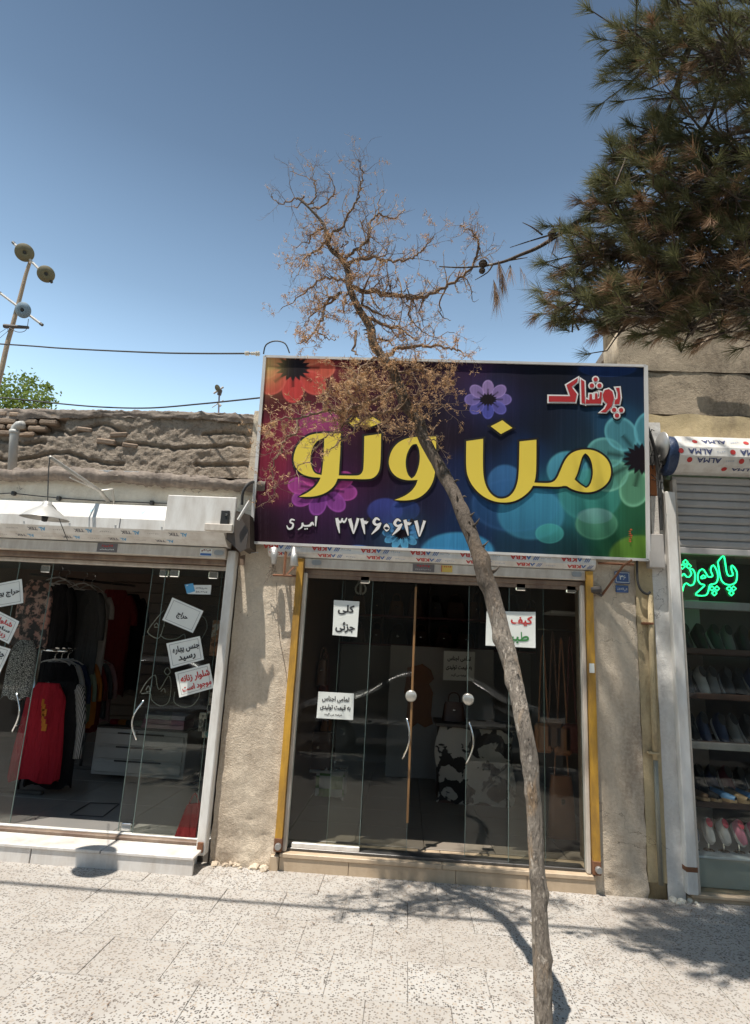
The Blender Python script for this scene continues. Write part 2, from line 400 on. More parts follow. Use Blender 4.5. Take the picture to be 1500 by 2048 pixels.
TAR = pm('tar_felt', (.17, .135, .11), .85, var=.35, vs=9, bump=1.0, bs=34, dirt=.8, dc=(.34, .28, .225), ds=8)
WHT = pm('white_powder_coat', (.74, .72, .68), .42, var=.07, dirt=.5, dc=(.34, .27, .20), ds=5, bump=.12, bs=4)
BEI = pm('beige_sheet_steel', (.62, .565, .49), .45, var=.1, dirt=.6, dc=(.28, .20, .14), ds=6, bump=.12, bs=5)
GRY = pm('galvanised_steel', (.42, .42, .41), .45, .7, var=.15, dirt=.3)
DRK = pm('dark_grey_steel', (.06, .053, .048), .6, 0, var=.3, dirt=.4, dc=(.11, .065, .04))
RUST = pm('rusty_steel', (.20, .085, .04), .85, .1, var=.4, vs=18, bump=.4, dirt=.4, dc=(.07, .04, .03))
BRN = pm('brown_painted_rail', (.15, .095, .065), .6, var=.25, vs=10, dirt=.5, dc=(.42, .33, .24))
YEL = pm('yellow_painted_steel', (.56, .30, .03), .6, var=.18, vs=7, dirt=.75, dc=(.13, .07, .035), ds=5, bump=.15, bs=30)
CHR = pm('chrome', (.72, .72, .70), .12, 1.0, var=.05)
MRB = pm('white_marble', (.68, .65, .61), .4, var=.1, vs=3, dirt=.6, dc=(.38, .30, .23), ds=5, bump=.08, bs=40)
TRV = pm('travertine', (.50, .385, .265), .5, var=.16, vs=5, bump=.15, dirt=.45, dc=(.34, .24, .15), ds=7)
FLR = pm('glazed_floor_tile', (.24, .23, .215), .22, var=.06, vs=2, dirt=.25, dc=(.35, .31, .27))
FLRD = pm('beige_floor_tile', (.26, .22, .18), .28, var=.1, vs=2, dirt=.3, dc=(.25, .2, .15))
GROUT = pm('dark_grout', (.15, .13, .11), .9)
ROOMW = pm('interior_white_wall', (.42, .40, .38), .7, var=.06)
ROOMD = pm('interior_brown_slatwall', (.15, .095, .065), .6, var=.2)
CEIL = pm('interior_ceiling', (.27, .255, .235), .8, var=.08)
GLS = m_glass('door_glass'); GLE = pm('glass_edge', (.17, .23, .21), .2)
BLK = pm('black_plastic', (.022, .021, .02), .45); CAB = pm('black_cable', (.03, .029, .028), .6)
PAPER = pm('notice_paper', (.74, .75, .70), .7, var=.04); INK = pm('black_ink', (.03, .03, .032), .6); REDI = pm('red_ink', (.50, .035, .03), .6); GRNI = pm('green_ink', (.05, .22, .06), .6)
BLUI = pm('blue_ink', (.05, .14, .38), .6); CYI = pm('light_blue_ink', (.10, .36, .62), .6); GRYI = pm('grey_ink', (.17, .17, .18), .6)
WOOD = pm('weathered_wood', (.30, .22, .15), .8, var=.35, vs=14, bump=.5); WOODO = pm('orange_wood_strip', (.25, .13, .05), .5, var=.2)
# ================================================================== SETTING
m = MB(); m.box(-160, 160, -160, 160, -.5, -.19); structure(m.build('ground', pm('dry_ground', (.25, .21, .17), .95)))
m = MB(); m.box(-60, 60, -12.5, -5.32, -.3, -.13); structure(m.build('road', pm('asphalt', (.06, .058, .056), .9, var=.25, vs=20, bump=.3, bs=120)))
m = MB(); m.box(-60, 60, -16.2, -12.5, -.3, -.02); structure(m.build('far_pavement', TERRB))
kerb = structure(MB().box(-60, 60, -5.31, -5.16, -.3, -.012, .012).build('kerb', pm('kerb_concrete', (.36, .34, .31), .9, bump=.3)))
bed = MB(); bed.box(-40, 40, -5.16, .6, -.3, -.014)
pav = structure(bed.build('pavement', pm('mortar_bed', (.34, .31, .275), .95, var=.2, vs=20, bump=.4, bs=90)))
slabs = []
for k in range(4):
    mm = MB(); c = .0025; w = .2008
    def top(x, y, k=k): return .0012*math.sin(9*x+k)+.001*math.cos(11*y-k)
    g = [(-w, -w), (w, -w), (w, w), (-w, w)]
    V = [(x, y, -.02) for x, y in g]+[(x, y, -.004) for x, y in g]+[(x*(1-c/w), y*(1-c/w), 0+top(x, y)) for x, y in g]
    F = [(0, 1, 5, 4), (1, 2, 6, 5), (2, 3, 7, 6), (3, 0, 4, 7), (4, 5, 9, 8), (5, 6, 10, 9), (6, 7, 11, 10), (7, 4, 8, 11), (8, 9, 10, 11)]
    slabs.append(mm.add(V, F).mesh('paving_slab', TERR))
rs = random.Random(3)
for j in range(11):
    for i in range(24):
        o = part('paving_slab', rs.choice(slabs), pav)
        o.location = Vector((-4.75+.402*i+(.2 if j % 2 else 0)+rs.uniform(-.0006, .0006), -.28-.402*j+.06, rs.uniform(-.001, .001)))-ORG[pav]
        o.rotation_euler = (rs.uniform(-.002, .002), rs.uniform(-.002, .002), rs.choice((0, math.pi/2, math.pi))+rs.uniform(-.001, .001))
m = MB(); m.box(-40, -4.97, -5.14, .5, -.1, -.006); m.box(5.1, 40, -5.14, .5, -.1, -.006); m.box(-4.97, 5.1, -5.155, -4.46, -.1, -.006); tag(m.build('slab_run', TERRB, pav), kind='stuff')

def rough_face(m, x0, x1, z0, z1, Y, amp=.012, step=.03, seed=0, scale=5, edge=None, extra=None):
    nu, nv = max(2, int((x1-x0)/step)), max(2, int((z1-z0)/step))
    def fn(u, v):
        x = x0+(x1-x0)*u; z = z0+(z1-z0)*v
        if edge: x, z = edge(x, z, u, v)
        d = noise.fractal(Vector((x*scale, seed*3.1, z*scale)), .7, 2.1, 5)*amp
        if extra: d += extra(x, z)
        return (x, Y-d, z)
    return m.grid(fn, nu, nv)

# ------------------------------------------------------------------ clothing shop building (left)
LB = thing('shop_building', 'low mud-walled shop building with clothing shop at the left', 'building', (-3, .3, 0))
m = MB(); m.box(-7, -1.5, -.24, .02, -.05, .095, 0)
m.build('step_core', PLW, LB)
for a, b in ((-7, -5.2), (-5.2, -4.4), (-4.4, -3.5), (-3.495, -2.63), (-2.625, -1.437)):
    MB().box(a+.002, b-.002, -.262, -.241, -.02, .098, .003).build('riser_slab', MRB, LB)
for a, b in ((-7, -4.4), (-4.4, -3.1), (-3.095, -2.12), (-2.115, -1.437)):
    MB().box(a+.002, b-.002, -.272, .0, .0985, .121, .004).build('tread_slab', MRB, LB)
MB().box(-7, -1.5, -.02, .075, .121, .147, .005).build('threshold', BRN, LB)
MB().box(-7, -1.5, .02, .065, .148, .158, .002).build('door_track', WHT, LB)
m = MB(); m.box(-7, -1.2, .075, 4.1, -.05, .143); m.build('floor', GROUT, LB)
for i in range(7):
    for j in range(5):
        MB().box(-7+.8*i+.003, -6.2+.8*i-.003, .08+.8*j, .88+.8*j-.006, .10, .15, .003).build('floor_tile', FLR, LB)
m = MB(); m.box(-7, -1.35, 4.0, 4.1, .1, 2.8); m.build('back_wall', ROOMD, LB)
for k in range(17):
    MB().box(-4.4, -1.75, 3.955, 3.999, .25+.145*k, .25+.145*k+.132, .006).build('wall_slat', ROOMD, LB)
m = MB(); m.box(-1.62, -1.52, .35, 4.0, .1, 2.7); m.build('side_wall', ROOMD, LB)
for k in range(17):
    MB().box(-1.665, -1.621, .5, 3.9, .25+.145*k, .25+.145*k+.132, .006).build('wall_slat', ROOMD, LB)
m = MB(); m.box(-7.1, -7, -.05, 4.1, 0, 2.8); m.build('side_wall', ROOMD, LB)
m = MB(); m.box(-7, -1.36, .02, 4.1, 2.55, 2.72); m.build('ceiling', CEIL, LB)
# lintel wall, cream plaster band, roof eave
m = MB(); m.box(-7, -1.36, .0, .25, 2.24, 2.55); m.build('lintel', BRN, LB)
m = MB(); rough_face(m, -7, -1.28, 2.40, 2.93, -.03, .012, .05, 2); m.box(-7, -1.28, .0, .3, 2.40, 2.93); m.build('plaster_band', PLC, LB, True)
m = MB()
def eave(u, v):
    x = -7+5.78*u; t = v*1.1*math.pi; w = .02*noise.noise(Vector((x*2.2, 0, 1)))+.012*noise.noise(Vector((x*9, v*3, 4)))
    zt = 2.975+.02*math.sin(x*1.7); r = .043+.012*noise.noise(Vector((x*3, 7, 0)))+w*.4
    return (x, -.085-math.sin(t)*r*.85-(0 if v < .99 else -.03), zt-.05+math.cos(t)*r+w-.02*v+.018*noise.noise(Vector((x*14, v*6, 2)))+.010*noise.noise(Vector((x*40, v*14, 5))))
m.grid(eave, 420, 14); m.build('tar_roll', TAR, LB, True)
m = MB(); m.grid(lambda u, v: (-7+5.78*u, -.1+.5*v, 2.955+.03*v+.008*noise.noise(Vector((u*50, v*4, 0)))), 120, 4); m.build('lower_roof_felt', TAR, LB, True)
# mud parapet with cracks, patches and exposed bricks
def crackline(x, z):
    d = 0
    for k, (za, am, fr) in enumerate(((3.33, .05, 2.1), (3.47, .05, 3.3), (3.17, .05, 1.7))):
        zz = za+am*noise.noise(Vector((x*fr, k*5, 0)))*2+.018*noise.noise(Vector((x*14, k, 3)))
        e = abs(z-zz); on = noise.noise(Vector((x*1.1, k*9, 6))) > -.12
        if on and e < .022: d -= .045*(1-e/.022)
    p = noise.noise(Vector((x*1.6+4, z*2.6, 11)))
    if p > .18: d += .012*min(1, (p-.18)*14)
    if x < -3.25 and z > 3.4: d -= .05
    return d
m = MB(); rough_face(m, -7, -1.22, 2.93, 3.62, .25, .011, .012, 5, 16, extra=crackline); m.build('mud_wall', MUD, LB, True)
m = MB(); m.box(-7, -1.22, .33, .7, 2.9, 3.6); m.build('mud_wall_core', MUD, LB)
br = [MB().box(-.09, .09, -.05, .06, -.026, .026, .012) for _ in range(3)]
brm = [b.mesh('brick', BRK) for b in br]
for r in range(4):
    x = -4.9+(.1 if r % 2 else 0)
    while x < -3.2-(.12*r):
        o = part('brick', rs.choice(brm), LB); o.location = Vector((x, .268+rs.uniform(-.012, .014), 3.585-.062*r-.004*(x+4)))-ORG[LB]
        o.rotation_euler = (rs.uniform(-.05, .05), rs.uniform(-.06, .06), rs.uniform(-.05, .05)); o.scale = (rs.uniform(.75, 1.05), 1, rs.uniform(.8, 1.05)); x += .2
for x, z, s in ((-2.72, 3.43, .9), (-2.83, 3.36, 1), (-2.6, 3.33, .8), (-3.05, 3.47, .8)):
    o = part('brick', brm[0], LB); o.location = Vector((x, .281, z))-ORG[LB]; o.rotation_euler = (.2, rs.uniform(-.12, .12), .05); o.scale = (s, 1, s)
m = MB()
def cap(u, v):
    x = -7+5.78*u; j = math.floor(x*1.35); lap = .012*(j % 2)
    zt = 3.655+.012*math.sin(x*2.1)+.012*noise.noise(Vector((x*5, 0, 2)))
    hb = .07+.035*(1+math.sin(x*1.3+1.6))*.9+.02*noise.noise(Vector((x*4, 3, 0)))
    if v < .4: return (x, .5-.26*(v/.4)-lap, zt+.012*math.sin(v*7)+.008*noise.noise(Vector((x*8, v*5, 0))))
    t = (v-.4)/.6
    return (x, .232-lap*.6-.008*math.sin(t*3)+.012*noise.noise(Vector((x*7, t*3, 9))), zt-hb*t+.016*noise.noise(Vector((x*13, t, 5)))+.012*noise.noise(Vector((x*41, t*3, 1))))
m.grid(cap, 420, 14); m.build('tar_cap', TAR, LB, True)
m = MB(); m.box(-7, -1.4, .5, 5, 3.55, 3.6); m.build('roof', TAR, LB)
m = MB(); a = PY(130, 938, .05); b = PY(296, 944, .05); m.box(a.x, b.x, .02, .05, a.z-.03, a.z-.005, .002); m.build('flashing_strip', GRY, LB)

# ------------------------------------------------------------------ bag shop building (middle)
MBD = thing('shop_building', 'plastered middle shop building with bag shop under the big signboard', 'building', (.3, .3, 0))
def pier(name, x0, x1, seed, mats, zt=3.6):
    m = MB()
    def edge(x, z, u, v):
        if u in (0, 1): x += .008*noise.noise(Vector((z*8, seed, u*5)))
        return x, z
    def ex(x, z):
        d = 0
        if z < .16: d = .02*max(0, noise.noise(Vector((x*14, z*14, seed))))+.018*(1-z/.16)*max(0, noise.noise(Vector((x*6, 2, seed))))
        if z < .34: d -= .006*min(1, max(0, noise.noise(Vector((x*9, z*8, seed+3)))*9))+.004*noise.noise(Vector((x*40, z*40, seed)))
        return d
    rough_face(m, x0, x1, -.03, zt, 0, .007, .02, seed, 6, edge, ex)
    m.box(x0+.004, x1-.004, .014, .4, -.03, zt)
    return m.build(name, mats, MBD, True)
pier('pier', -1.405, -.905, 1, PLA)
pier('pier', 1.42, 1.79, 4, PLA)
m = MB(); rough_face(m, 1.79, 1.925, .10, 3.6, -.008, .006, .02, 8); m.box(1.795, 1.925, .004, .4, -.03, 3.6); m.build('ochre_strip', PLY, MBD, True)
m = MB(); rough_face(m, 1.925, 2.05, -.03, 3.6, -.004, .008, .02, 9); m.box(1.925, 2.05, .006, .4, -.03, 3.6); m.build('white_strip', PLW, MBD, True)
m = MB(); m.box(-.905, 1.42, .0, .3, -.05, .088); m.build('step_core', PLA, MBD)
for a, b in ((-.872, -.36), (-.357, .42), (.423, .93), (.933, 1.418)):
    MB().box(a, b, -.03, -.004, -.02, .089, .003).build('riser_slab', TRV, MBD)
for a, b in ((-.872, .32), (.323, 1.418)):
    MB().box(a, b, -.038, .3, .0895, .12, .004).build('tread_slab', TRV, MBD)
MB().box(-.94, -.876, -.045, .01, -.02, .10, .006).build('step_end_block', TRV, MBD)
MB().box(-.84, 1.36, .03, .16, .121, .142, .003).build('door_sill', pm('dark_alu', (.10, .095, .09), .4, .5), MBD)
m = MB(); m.box(-.9, 1.9, .3, 4.3, -.05, .108); m.box(-.9, 1.5, .16, .3, .10, .108); m.build('floor', GROUT, MBD)
for i in range(5):
    for j in range(7):
        MB().box(-.9+.55*i+.002, -.35+.55*i-.002, .305+.55*j, .855+.55*j-.004, .10, .125, .002).build('floor_tile', FLRD, MBD)
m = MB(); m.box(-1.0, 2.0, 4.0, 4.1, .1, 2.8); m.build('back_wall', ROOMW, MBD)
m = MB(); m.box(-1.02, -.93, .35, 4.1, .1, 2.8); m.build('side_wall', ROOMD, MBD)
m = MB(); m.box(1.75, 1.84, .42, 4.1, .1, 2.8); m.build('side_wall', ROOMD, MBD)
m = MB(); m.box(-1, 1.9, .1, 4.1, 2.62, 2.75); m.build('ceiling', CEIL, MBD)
for k in range(5):
    MB().box(-.93, 1.75, .7+.7*k, .73+.7*k, 2.604, 2.6195, .002).build('ceiling_joint', BLK, MBD)
m = MB(); m.box(-.905, 1.42, .16, .4, 2.22, 3.5); m.build('lintel_wall', PLA, MBD)
MB().box(-.862, 1.40, .02, .15, 2.195, 2.235, .004).build('lintel_rail', BRN, MBD)
m = MB(); m.box(-1.3, 2.04, .4, 5, 3.4, 3.5); m.build('roof', TAR, MBD)

# ------------------------------------------------------------------ shoe shop building (right)
RB = thing('shop_building', 'taller stone-walled building with shoe shop at the right edge', 'building', (3.5, .3, 0))
m = MB(); m.box(2.06, 7, -.02, .3, -.05, .028); m.build('step_core', TRV, RB)
for a, b in ((2.08, 2.75), (2.753, 3.5), (3.503, 5), (5.003, 7)):
    MB().box(a, b, -.04, .2, .0285, .05, .003).build('tread_slab', TRV, RB)
def ledge(x, z, u, v):
    if u < .12:
        x += (1-u/.12)*(.16*max(0, (3.6-z))*0+.07*noise.noise(Vector((z*6, 1, 2))))
        x += (1-u/.12)*max(0, (z-3.5))*.08
    if v > .97: z += .05*noise.noise(Vector((x*4, 0, 8)))
    return x, z
for zz, (a, b, mt) in enumerate(((3.40, 3.72, PLY), (3.725, 4.12, STONEW), (4.125, 4.55, STONEW), (4.555, 4.95, STONEW))):
    m = MB(); rough_face(m, 1.70, 7, a, b, .1+.012*(zz % 2), .009, .035, 20+zz, 5, ledge); m.box(1.8, 7, .14, .6, a, b); m.build('wall_course', mt, RB, True)
m = MB(); m.box(2.05, 7, .2, .5, 2.56, 3.4); m.build('lintel_wall', PLA, RB)
m = MB(); rough_face(m, 2.04, 7, 3.36, 3.42, .02, .01, .03, 31); m.box(2.04, 7, .03, .3, 3.36, 3.42); m.build('brick_band', pm('red_brick', (.30, .12, .06), .9, bump=.4), RB)
m = MB(); m.box(2.0, 7, 0.6, 5, 4.8, 4.9); m.build('roof', TAR, RB)
m = MB(); m.box(2.06, 7, .2, 3.6, -.05, .049); m.build('floor', FLRD, RB)
m = MB(); m.box(2.05, 7, 1.05, 1.1, .05, 2.75); m.build('back_panel', pm('shop_dark_panel', (.09, .075, .065), .5), RB)
m = MB(); m.box(2.052, 2.09, .2, 1.05, .05, 2.75); m.build('side_wall', ROOMW, RB)
m = MB(); m.box(2.05, 7, .2, 1.1, 2.6, 2.7); m.build('ceiling', CEIL, RB)
for x in (2.55, 3.35):
    MB().box(x, x+.14, .9, 1.045, .05, 2.6, .004).build('mullion', ROOMW, RB)
# roof props on the right building
m = MB(); a = PY(1385, 705, .0); b = PY(1478, 632, -.1); m.tube([a, b], .022, 6); tag(m.build('wooden_prop', WOOD), 'weathered diagonal wooden prop leaning against the stone wall under the pine', 'wooden prop')

# ------------------------------------------------------------------ far side of the street (shows in the shop glass)
OB = thing('street_building', 'plain plastered building across the street, seen in the glass', 'building', (0, -16.5, 0))
MB().box(-45, 45, -22, -16.2, -.05, 6.6).build('wall', pm('far_plaster', (.15, .13, .11), .9, var=.2, vs=1), OB)
MB().box(-45.3, 45.3, -22, -15.9, 6.6, 6.85).build('cornice', PLC, OB)
for i in range(16):
    f = MB().box(-40+5*i, -36.6+5*i, -16.22, -16.19, 0, 2.7).build('shopfront', pm('far_shutter', (.08, .08, .085), .4), OB)
    MB().box(-39.4+5*i, -38.2+5*i, -16.22, -16.19, 3.9, 5.4).build('window', pm('far_window', (.05, .06, .07), .2), OB)
_sr = random.Random(21)
def scrib(m, w, h, M, n):
    """illegible small print: short worn strokes"""
    for k in range(n):
        x = -w/2+w*(k+.5)/n; a = w/n*.36; b = h*_sr.uniform(.15, .3); y = h*_sr.uniform(-.15, .2)
        m.add([M@Vector(v) for v in ((x-a, y-b, 0), (x+a, y-b*_sr.uniform(.3, 1), 0), (x+a*.8, y+b, 0), (x-a, y+b*_sr.uniform(.2, 1), 0))], [(0, 1, 2, 3)])
        if _sr.random() < .5: m.add([M@Vector(v) for v in ((x-a*.2, y, .0002), (x+a*.3, y, .0002), (x+a*.3, h*.5, .0002), (x-a*.2, h*.5, .0002))], [(0, 1, 2, 3)])
# ================================================================== ROLLER SHUTTERS
def extr(m, prof, x0, x1):
    """profile of (Y,Z) points swept from x0 to x1"""
    n = len(prof); V = [(x, y, z) for x in (x0, x1) for y, z in prof]
    m.add(V, [(i, (i+1) % n, n+(i+1) % n, n+i)[::-1] for i in range(n)]+[tuple(range(n)), tuple(range(2*n-1, n-1, -1))])
    return m
def facestrip(p, q, off=.0015):
    """matrix maker for print on the profile face from p(top) to q(bottom), upside-down film"""
    up = Vector((0, p[0]-q[0], p[1]-q[1])).normalized(); r = Vector((1, 0, 0)); n = r.cross(up)
    mid = Vector((0, (p[0]+q[0])/2, (p[1]+q[1])/2))
    def at(x, flip=True):
        M = frame_at(mid+Vector((x, 0, 0))+n*off, r, up)
        return M @ Matrix.Rotation(math.pi, 4, 'Z') if flip else M
    return at, (Vector(p)-Vector(q)).length
def logo_AKBA(mi, mr, M, h):   # red letters, blue arrow bars
    text(mr, 'KBA', h*2.1, h*.62, M@Matrix.Translation((h*.35, 0, 0)), .03)
    a = M@Matrix.Translation((-h*1.1, 0, 0))
    mi.add([a@Vector(v) for v in ((-h*.42, -h*.31, 0), (h*.02, h*.31, 0), (h*.42, -h*.31, 0), (h*.18, -h*.31, 0), (h*.02, h*.02, 0), (-h*.12, -h*.31, 0))], [(0, 1, 4, 5), (1, 2, 3, 4)])
    for k in range(3):
        x = -h*(.72+.24*k); mi.add([a@Vector(v) for v in ((x-.3*h, -h*.31, 0), (x-.18*h, -h*.31, 0), (x+.18*h, h*.31, 0), (x+.06*h, h*.31, 0))], [(0, 1, 2, 3)])
# --- left shutter (printed film: ALTEK)
LS = thing('roller_shutter', 'cream roller shutter housing with upside-down blue ALTEK film above clothing shop', 'roller shutter', (-2.6, -.1, 0))
pr = [(-.03, 2.70), (-.20, 2.665), (-.272, 2.535), (-.272, 2.455), (-.215, 2.405), (-.13, 2.365), (-.03, 2.36)]
extr(MB(), pr, -7, -1.475).build('housing', WHT, LS)
MB().box(-7, -1.49, -.125, -.03, 2.27, 2.358, .006).build('bottom_rail', BEI, LS)
MB().box(-7, -1.5, -.06, .0, 2.225, 2.268, .004).build('slot_rail', BRN, LS)
MB().box(-7, -1.5, .01, .07, 2.19, 2.222, .003).build('head_rail', BEI, LS)
MB().box(-1.487, -1.417, -.085, .01, .075, 2.345, .008).build('guide_post', WHT, LS)
m = MB(); m.box(-1.475, -1.43, -.10, -.086, .10, .17, .004); m.build('guide_foot', RUST, LS)
mb, mk, mg = MB(), MB(), MB()
for (p, q), n0, sc in ((((-.272, 2.455), (-.215, 2.405)), 0, 1), (((-.215, 2.405), (-.13, 2.365)), 1, .8)):
    at, h = facestrip(p, q)
    for k in range(9):
        x = -1.86-.39*k-.13*n0
        text(mk, 'TEK', .085, h*.42*sc, at(x-.03), .03); text(mb, 'AL', .055, h*.5*sc, at(x+.055), .035)
        scrib(mg, .10, h*.24*sc, at(x-.2), 6)
[tag(o, kind='stuff') for o in (mb.build('blue_print', CYI, LS), mk.build('grey_print', GRYI, LS), mg.build('pale_print', pm('pale_ink', (.45, .43, .40)), LS))]
at, h = facestrip((-.20, 2.665), (-.272, 2.535)); m = MB()
for x in (-1.75, -2.17, -2.6, -3.0): text(m, 'A', .05, .05, at(x), .04)
m.build('blue_mark', pm('faded_cyan', (.45, .66, .72)), LS)
m = MB(); M = frame_at(Vector((-2.47, -.1275, 2.318)), (1, 0, 0), (0, 0, 1)); m.box(-2.56, -2.39, -.1275, -.126, 2.28, 2.352)
st = m.build('maker_sticker', pm('dark_sticker', (.16, .14, .135), .5), LS); a, b = MB(), MB()
M = frame_at(Vector((-2.475, -.129, 2.33)), (1, 0, 0), (0, 0, 1)); scrib(a, .10, .025, M, 5); M.translation.z -= .03; scrib(b, .12, .018, M, 9)
a.build('red_print', REDI, st); b.build('pale_print', PAPER, st)
m = MB(); m.box(-1.70, -1.60, -.1275, -.126, 2.285, 2.345); st = m.build('phone_sticker', PAPER, LS); a, b = MB(), MB(); M = frame_at(Vector((-1.65, -.129, 2.328)), (1, 0, 0), (0, 0, 1))
scrib(a, .08, .025, M, 5); b.box(-1.695, -1.605, -.1295, -.128, 2.288, 2.306); a.build('red_print', pm('brown_ink', (.2, .06, .04)), st); b.build('blue_print', BLUI, st)
def lockplate(x, Y, z, par):
    m = MB(); m.lathe([(0, 0), (.02, 0), (.02, .004), (0, .004)], (x-.02, Y, z), (0, -1, 0), 14); m.box(x-.02, x+.02, Y-.0045, Y, z-.02, z+.02); m.lathe([(0, 0), (.02, 0), (.02, .005), (0, .005)], (x+.02, Y, z), (0, -1, 0), 14); m.build('lock_plate', GRY, par)
lockplate(-1.545, -.126, 2.315, LS)
# end plate with motor beside the housing
m = MB(); pts = [PY(*q, -.30) for q in ((458, 1010), (478, 1028), (497, 1062), (492, 1098), (480, 1104), (452, 1078), (455, 1050))]
m.prism(pts, (0, .012, 0)); m.build('end_plate', DRK, LS)
m = MB(); pts = [PY(*q, -.22) for q in ((468, 1020), (500, 1030), (500, 1096), (486, 1100), (470, 1080))]; m.prism(pts, (0, .2, 0)); m.build('gear_cover', pm('worn_brown_steel', (.05, .038, .032), .7, .2, dirt=.5), LS)
m = MB(); pbox(m, 440, 1020, 457, 1061, -.33, -.2, .006); mo = m.build('motor', BLK, LS)
a = PY(452, 1029, -.334); MB().lathe([(0, .004), (.009, .004), (.011, 0)], a, (0, -1, 0), 10).build('motor_cap', CHR, mo)
m = MB(); m.tube([PY(476, 1040, -.335), PY(499, 1002, -.335)], .011, 6); m.build('brace', WHT, LS)
m = MB(); m.tube(cat3([PY(484, 1010, -.2), PY(486, 985, -.22), PY(497, 968, -.2), PY(510, 963, -.1)]), .012, 6); m.build('motor_cable', CAB, LS)
for k in range(9):      # seams and fixing screws of the sheet-metal housing
    MB().lathe([(0, .003), (.006, .003), (.008, 0)], (-1.6-.38*k, -.273, 2.475), (0, -1, 0), 8).build('screw', GRY, LS)
for x in (-2.33, -3.55, -4.8): MB().box(x, x+.006, -.2755, -.2725, 2.455, 2.535, 0).build('seam', GRYI, LS)
# white cover panel in front of the housing
m = MB(); X0, X1, Z0, Z1 = pbox(m, 331, 992, 470, 1063, -.31, -.275, .006)
wp = tag(m.build('cover_panel', WHT), 'blank white sheet-metal panel over the right end of the cream shutter housing', 'metal panel')
MB().box(X1-.22, X1+.0, -.35, -.312, Z0+.005, Z0+.06, .004).build('lip', BEI, wp)
# --- middle shutter (film: AKBA)
MS = thing('roller_shutter', 'thin roller shutter housing with red and blue AKBA film under the signboard', 'roller shutter', (.3, -.03, 0))
pr = [(.0, 2.43), (-.062, 2.43), (-.066, 2.362), (-.03, 2.325), (.0, 2.32)]
extr(MB(), pr, -1.16, 1.47).build('housing', WHT, MS)
MB().box(-.86, 1.40, -.02, .015, 2.24, 2.318, .005).build('bottom_rail', BEI, MS)
mi, mr, mg = MB(), MB(), MB()
for (p, q), dx in (((pr[1], pr[2]), 0), ((pr[2], pr[3]), .04)):
    at, h = facestrip(p, q)
    for k in range(7):
        x = 1.28-.40*k+dx
        logo_AKBA(mi, mr, at(x), min(h, .06)); scrib(mg, .08, h*.35, at(x-.2), 5)
[tag(o, kind='stuff') for o in (mi.build('blue_print', BLUI, MS), mr.build('red_print', REDI, MS), mg.build('pale_print', pm('pale_blue_ink', (.42, .46, .52)), MS))]
m = MB(); m.box(.025, .20, -.0225, -.0212, 2.25, 2.312); st = m.build('maker_sticker', _pm['dark_sticker'], MS); a, b = MB(), MB(); M = frame_at(Vector((.11, -.024, 2.295)), (1, 0, 0), (0, 0, 1))
scrib(a, .11, .024, M, 5); M.translation.z -= .028; scrib(b, .13, .016, M, 9); a.build('red_print', REDI, st); b.build('pale_print', pm('pale_ink', (.45, .43, .40)), st)
m = MB(); m.box(.255, .345, -.0225, -.0212, 2.255, 2.31); st = m.build('yellow_sticker', pm('yellow_paper', (.66, .46, .10)), MS); a = MB(); M = frame_at(Vector((.305, -.024, 2.295)), (1, 0, 0), (0, 0, 1)); scrib(a, .06, .022, M, 4); a.box(.256, .262, -.0245, -.023, 2.257, 2.308); a.build('red_print', REDI, st)
lockplate(-.76, -.021, 2.285, MS); lockplate(1.33, -.021, 2.285, MS)
def ypost(x0, x1, lab):
    m = MB(); n = 40
    for (a, b, c, d) in ((x0, x1, -.05, -.005),):
        V = []
        for k in range(n+1):
            z = .22+2.09*k/n; w = .0025*noise.noise(Vector((a*7, 0, z*3)))
            V += [(a+w, c, z), (b+w, c+.002*noise.noise(Vector((z*5, a, 0))), z), (b+w, d, z), (a+w, d, z)]
        F = [(4*k+i, 4*k+(i+1) % 4, 4*k+4+(i+1) % 4, 4*k+4+i) for k in range(n) for i in range(4)]+[(3, 2, 1, 0), (4*n, 4*n+1, 4*n+2, 4*n+3)]
        m.add(V, F)
    p = m.build(lab, YEL, MS)
    MB().box(x0-.003, x1+.003, -.054, -.002, .13, .222, .004).build('rusty_foot', RUST, p)
    MB().lathe([(0, .03), (.02, .03), (.024, .02), (.024, 0)], ((x0+x1)/2+.005, -.055, .17), (0, -1, 0), 12).build('foot_bolt', GRY, p)
    return p
ypost(-.915, -.862, 'guide_post'); yp = ypost(1.398, 1.448, 'guide_post')
MB().box(1.402, 1.44, -.0535, -.0515, 1.53, 1.60, .0).build('torn_tape', PAPER, yp)
for x0, x1 in ((-.86, -.832), (1.362, 1.392)):
    MB().box(x0, x1, -.012, .06, .125, 2.20, .004).build('side_rail', BEI, MS)
# --- right shutter (film: ALMA)
RS = thing('roller_shutter', 'half-lowered grey slat shutter with upside-down ALMA film over shoe shop', 'roller shutter', (2.8, -.1, 0))
prof = [(.12, 3.44), (-.12, 3.44), (-.20, 3.325), (-.205, 3.25), (-.165, 3.192), (-.09, 3.150), (.12, 3.14)]
extr(MB(), prof, 2.11, 7).build('roll_cover', WHT, RS)
mb, mr, mg = MB(), MB(), MB()
for kk in range(4):
    at, h = facestrip(prof[kk+1], prof[kk+2], .003)
    for k in range(6):
        x = 2.40+.40*k-(0, .13, .06, .17)[kk]
        if x < 2.24: continue
        text(mb, 'ALMA', .19, (.046, .046, .042, .03)[kk], at(x), .024); mr.add([at(x-.15)@Vector((a, b, 0)) for a, b in circ(0, 0, .021, 12, min(.022, h*.35))], [tuple(range(12))])
        scrib(mg, .07, h*.25, at(x+.16), 4)
[tag(o, kind='stuff') for o in (mb.build('blue_print', pm('navy_ink', (.045, .06, .16)), RS), mr.build('red_mark', REDI, RS), mg.build('pale_print', pm('pale_blue_ink', (.42, .46, .52)), RS))]
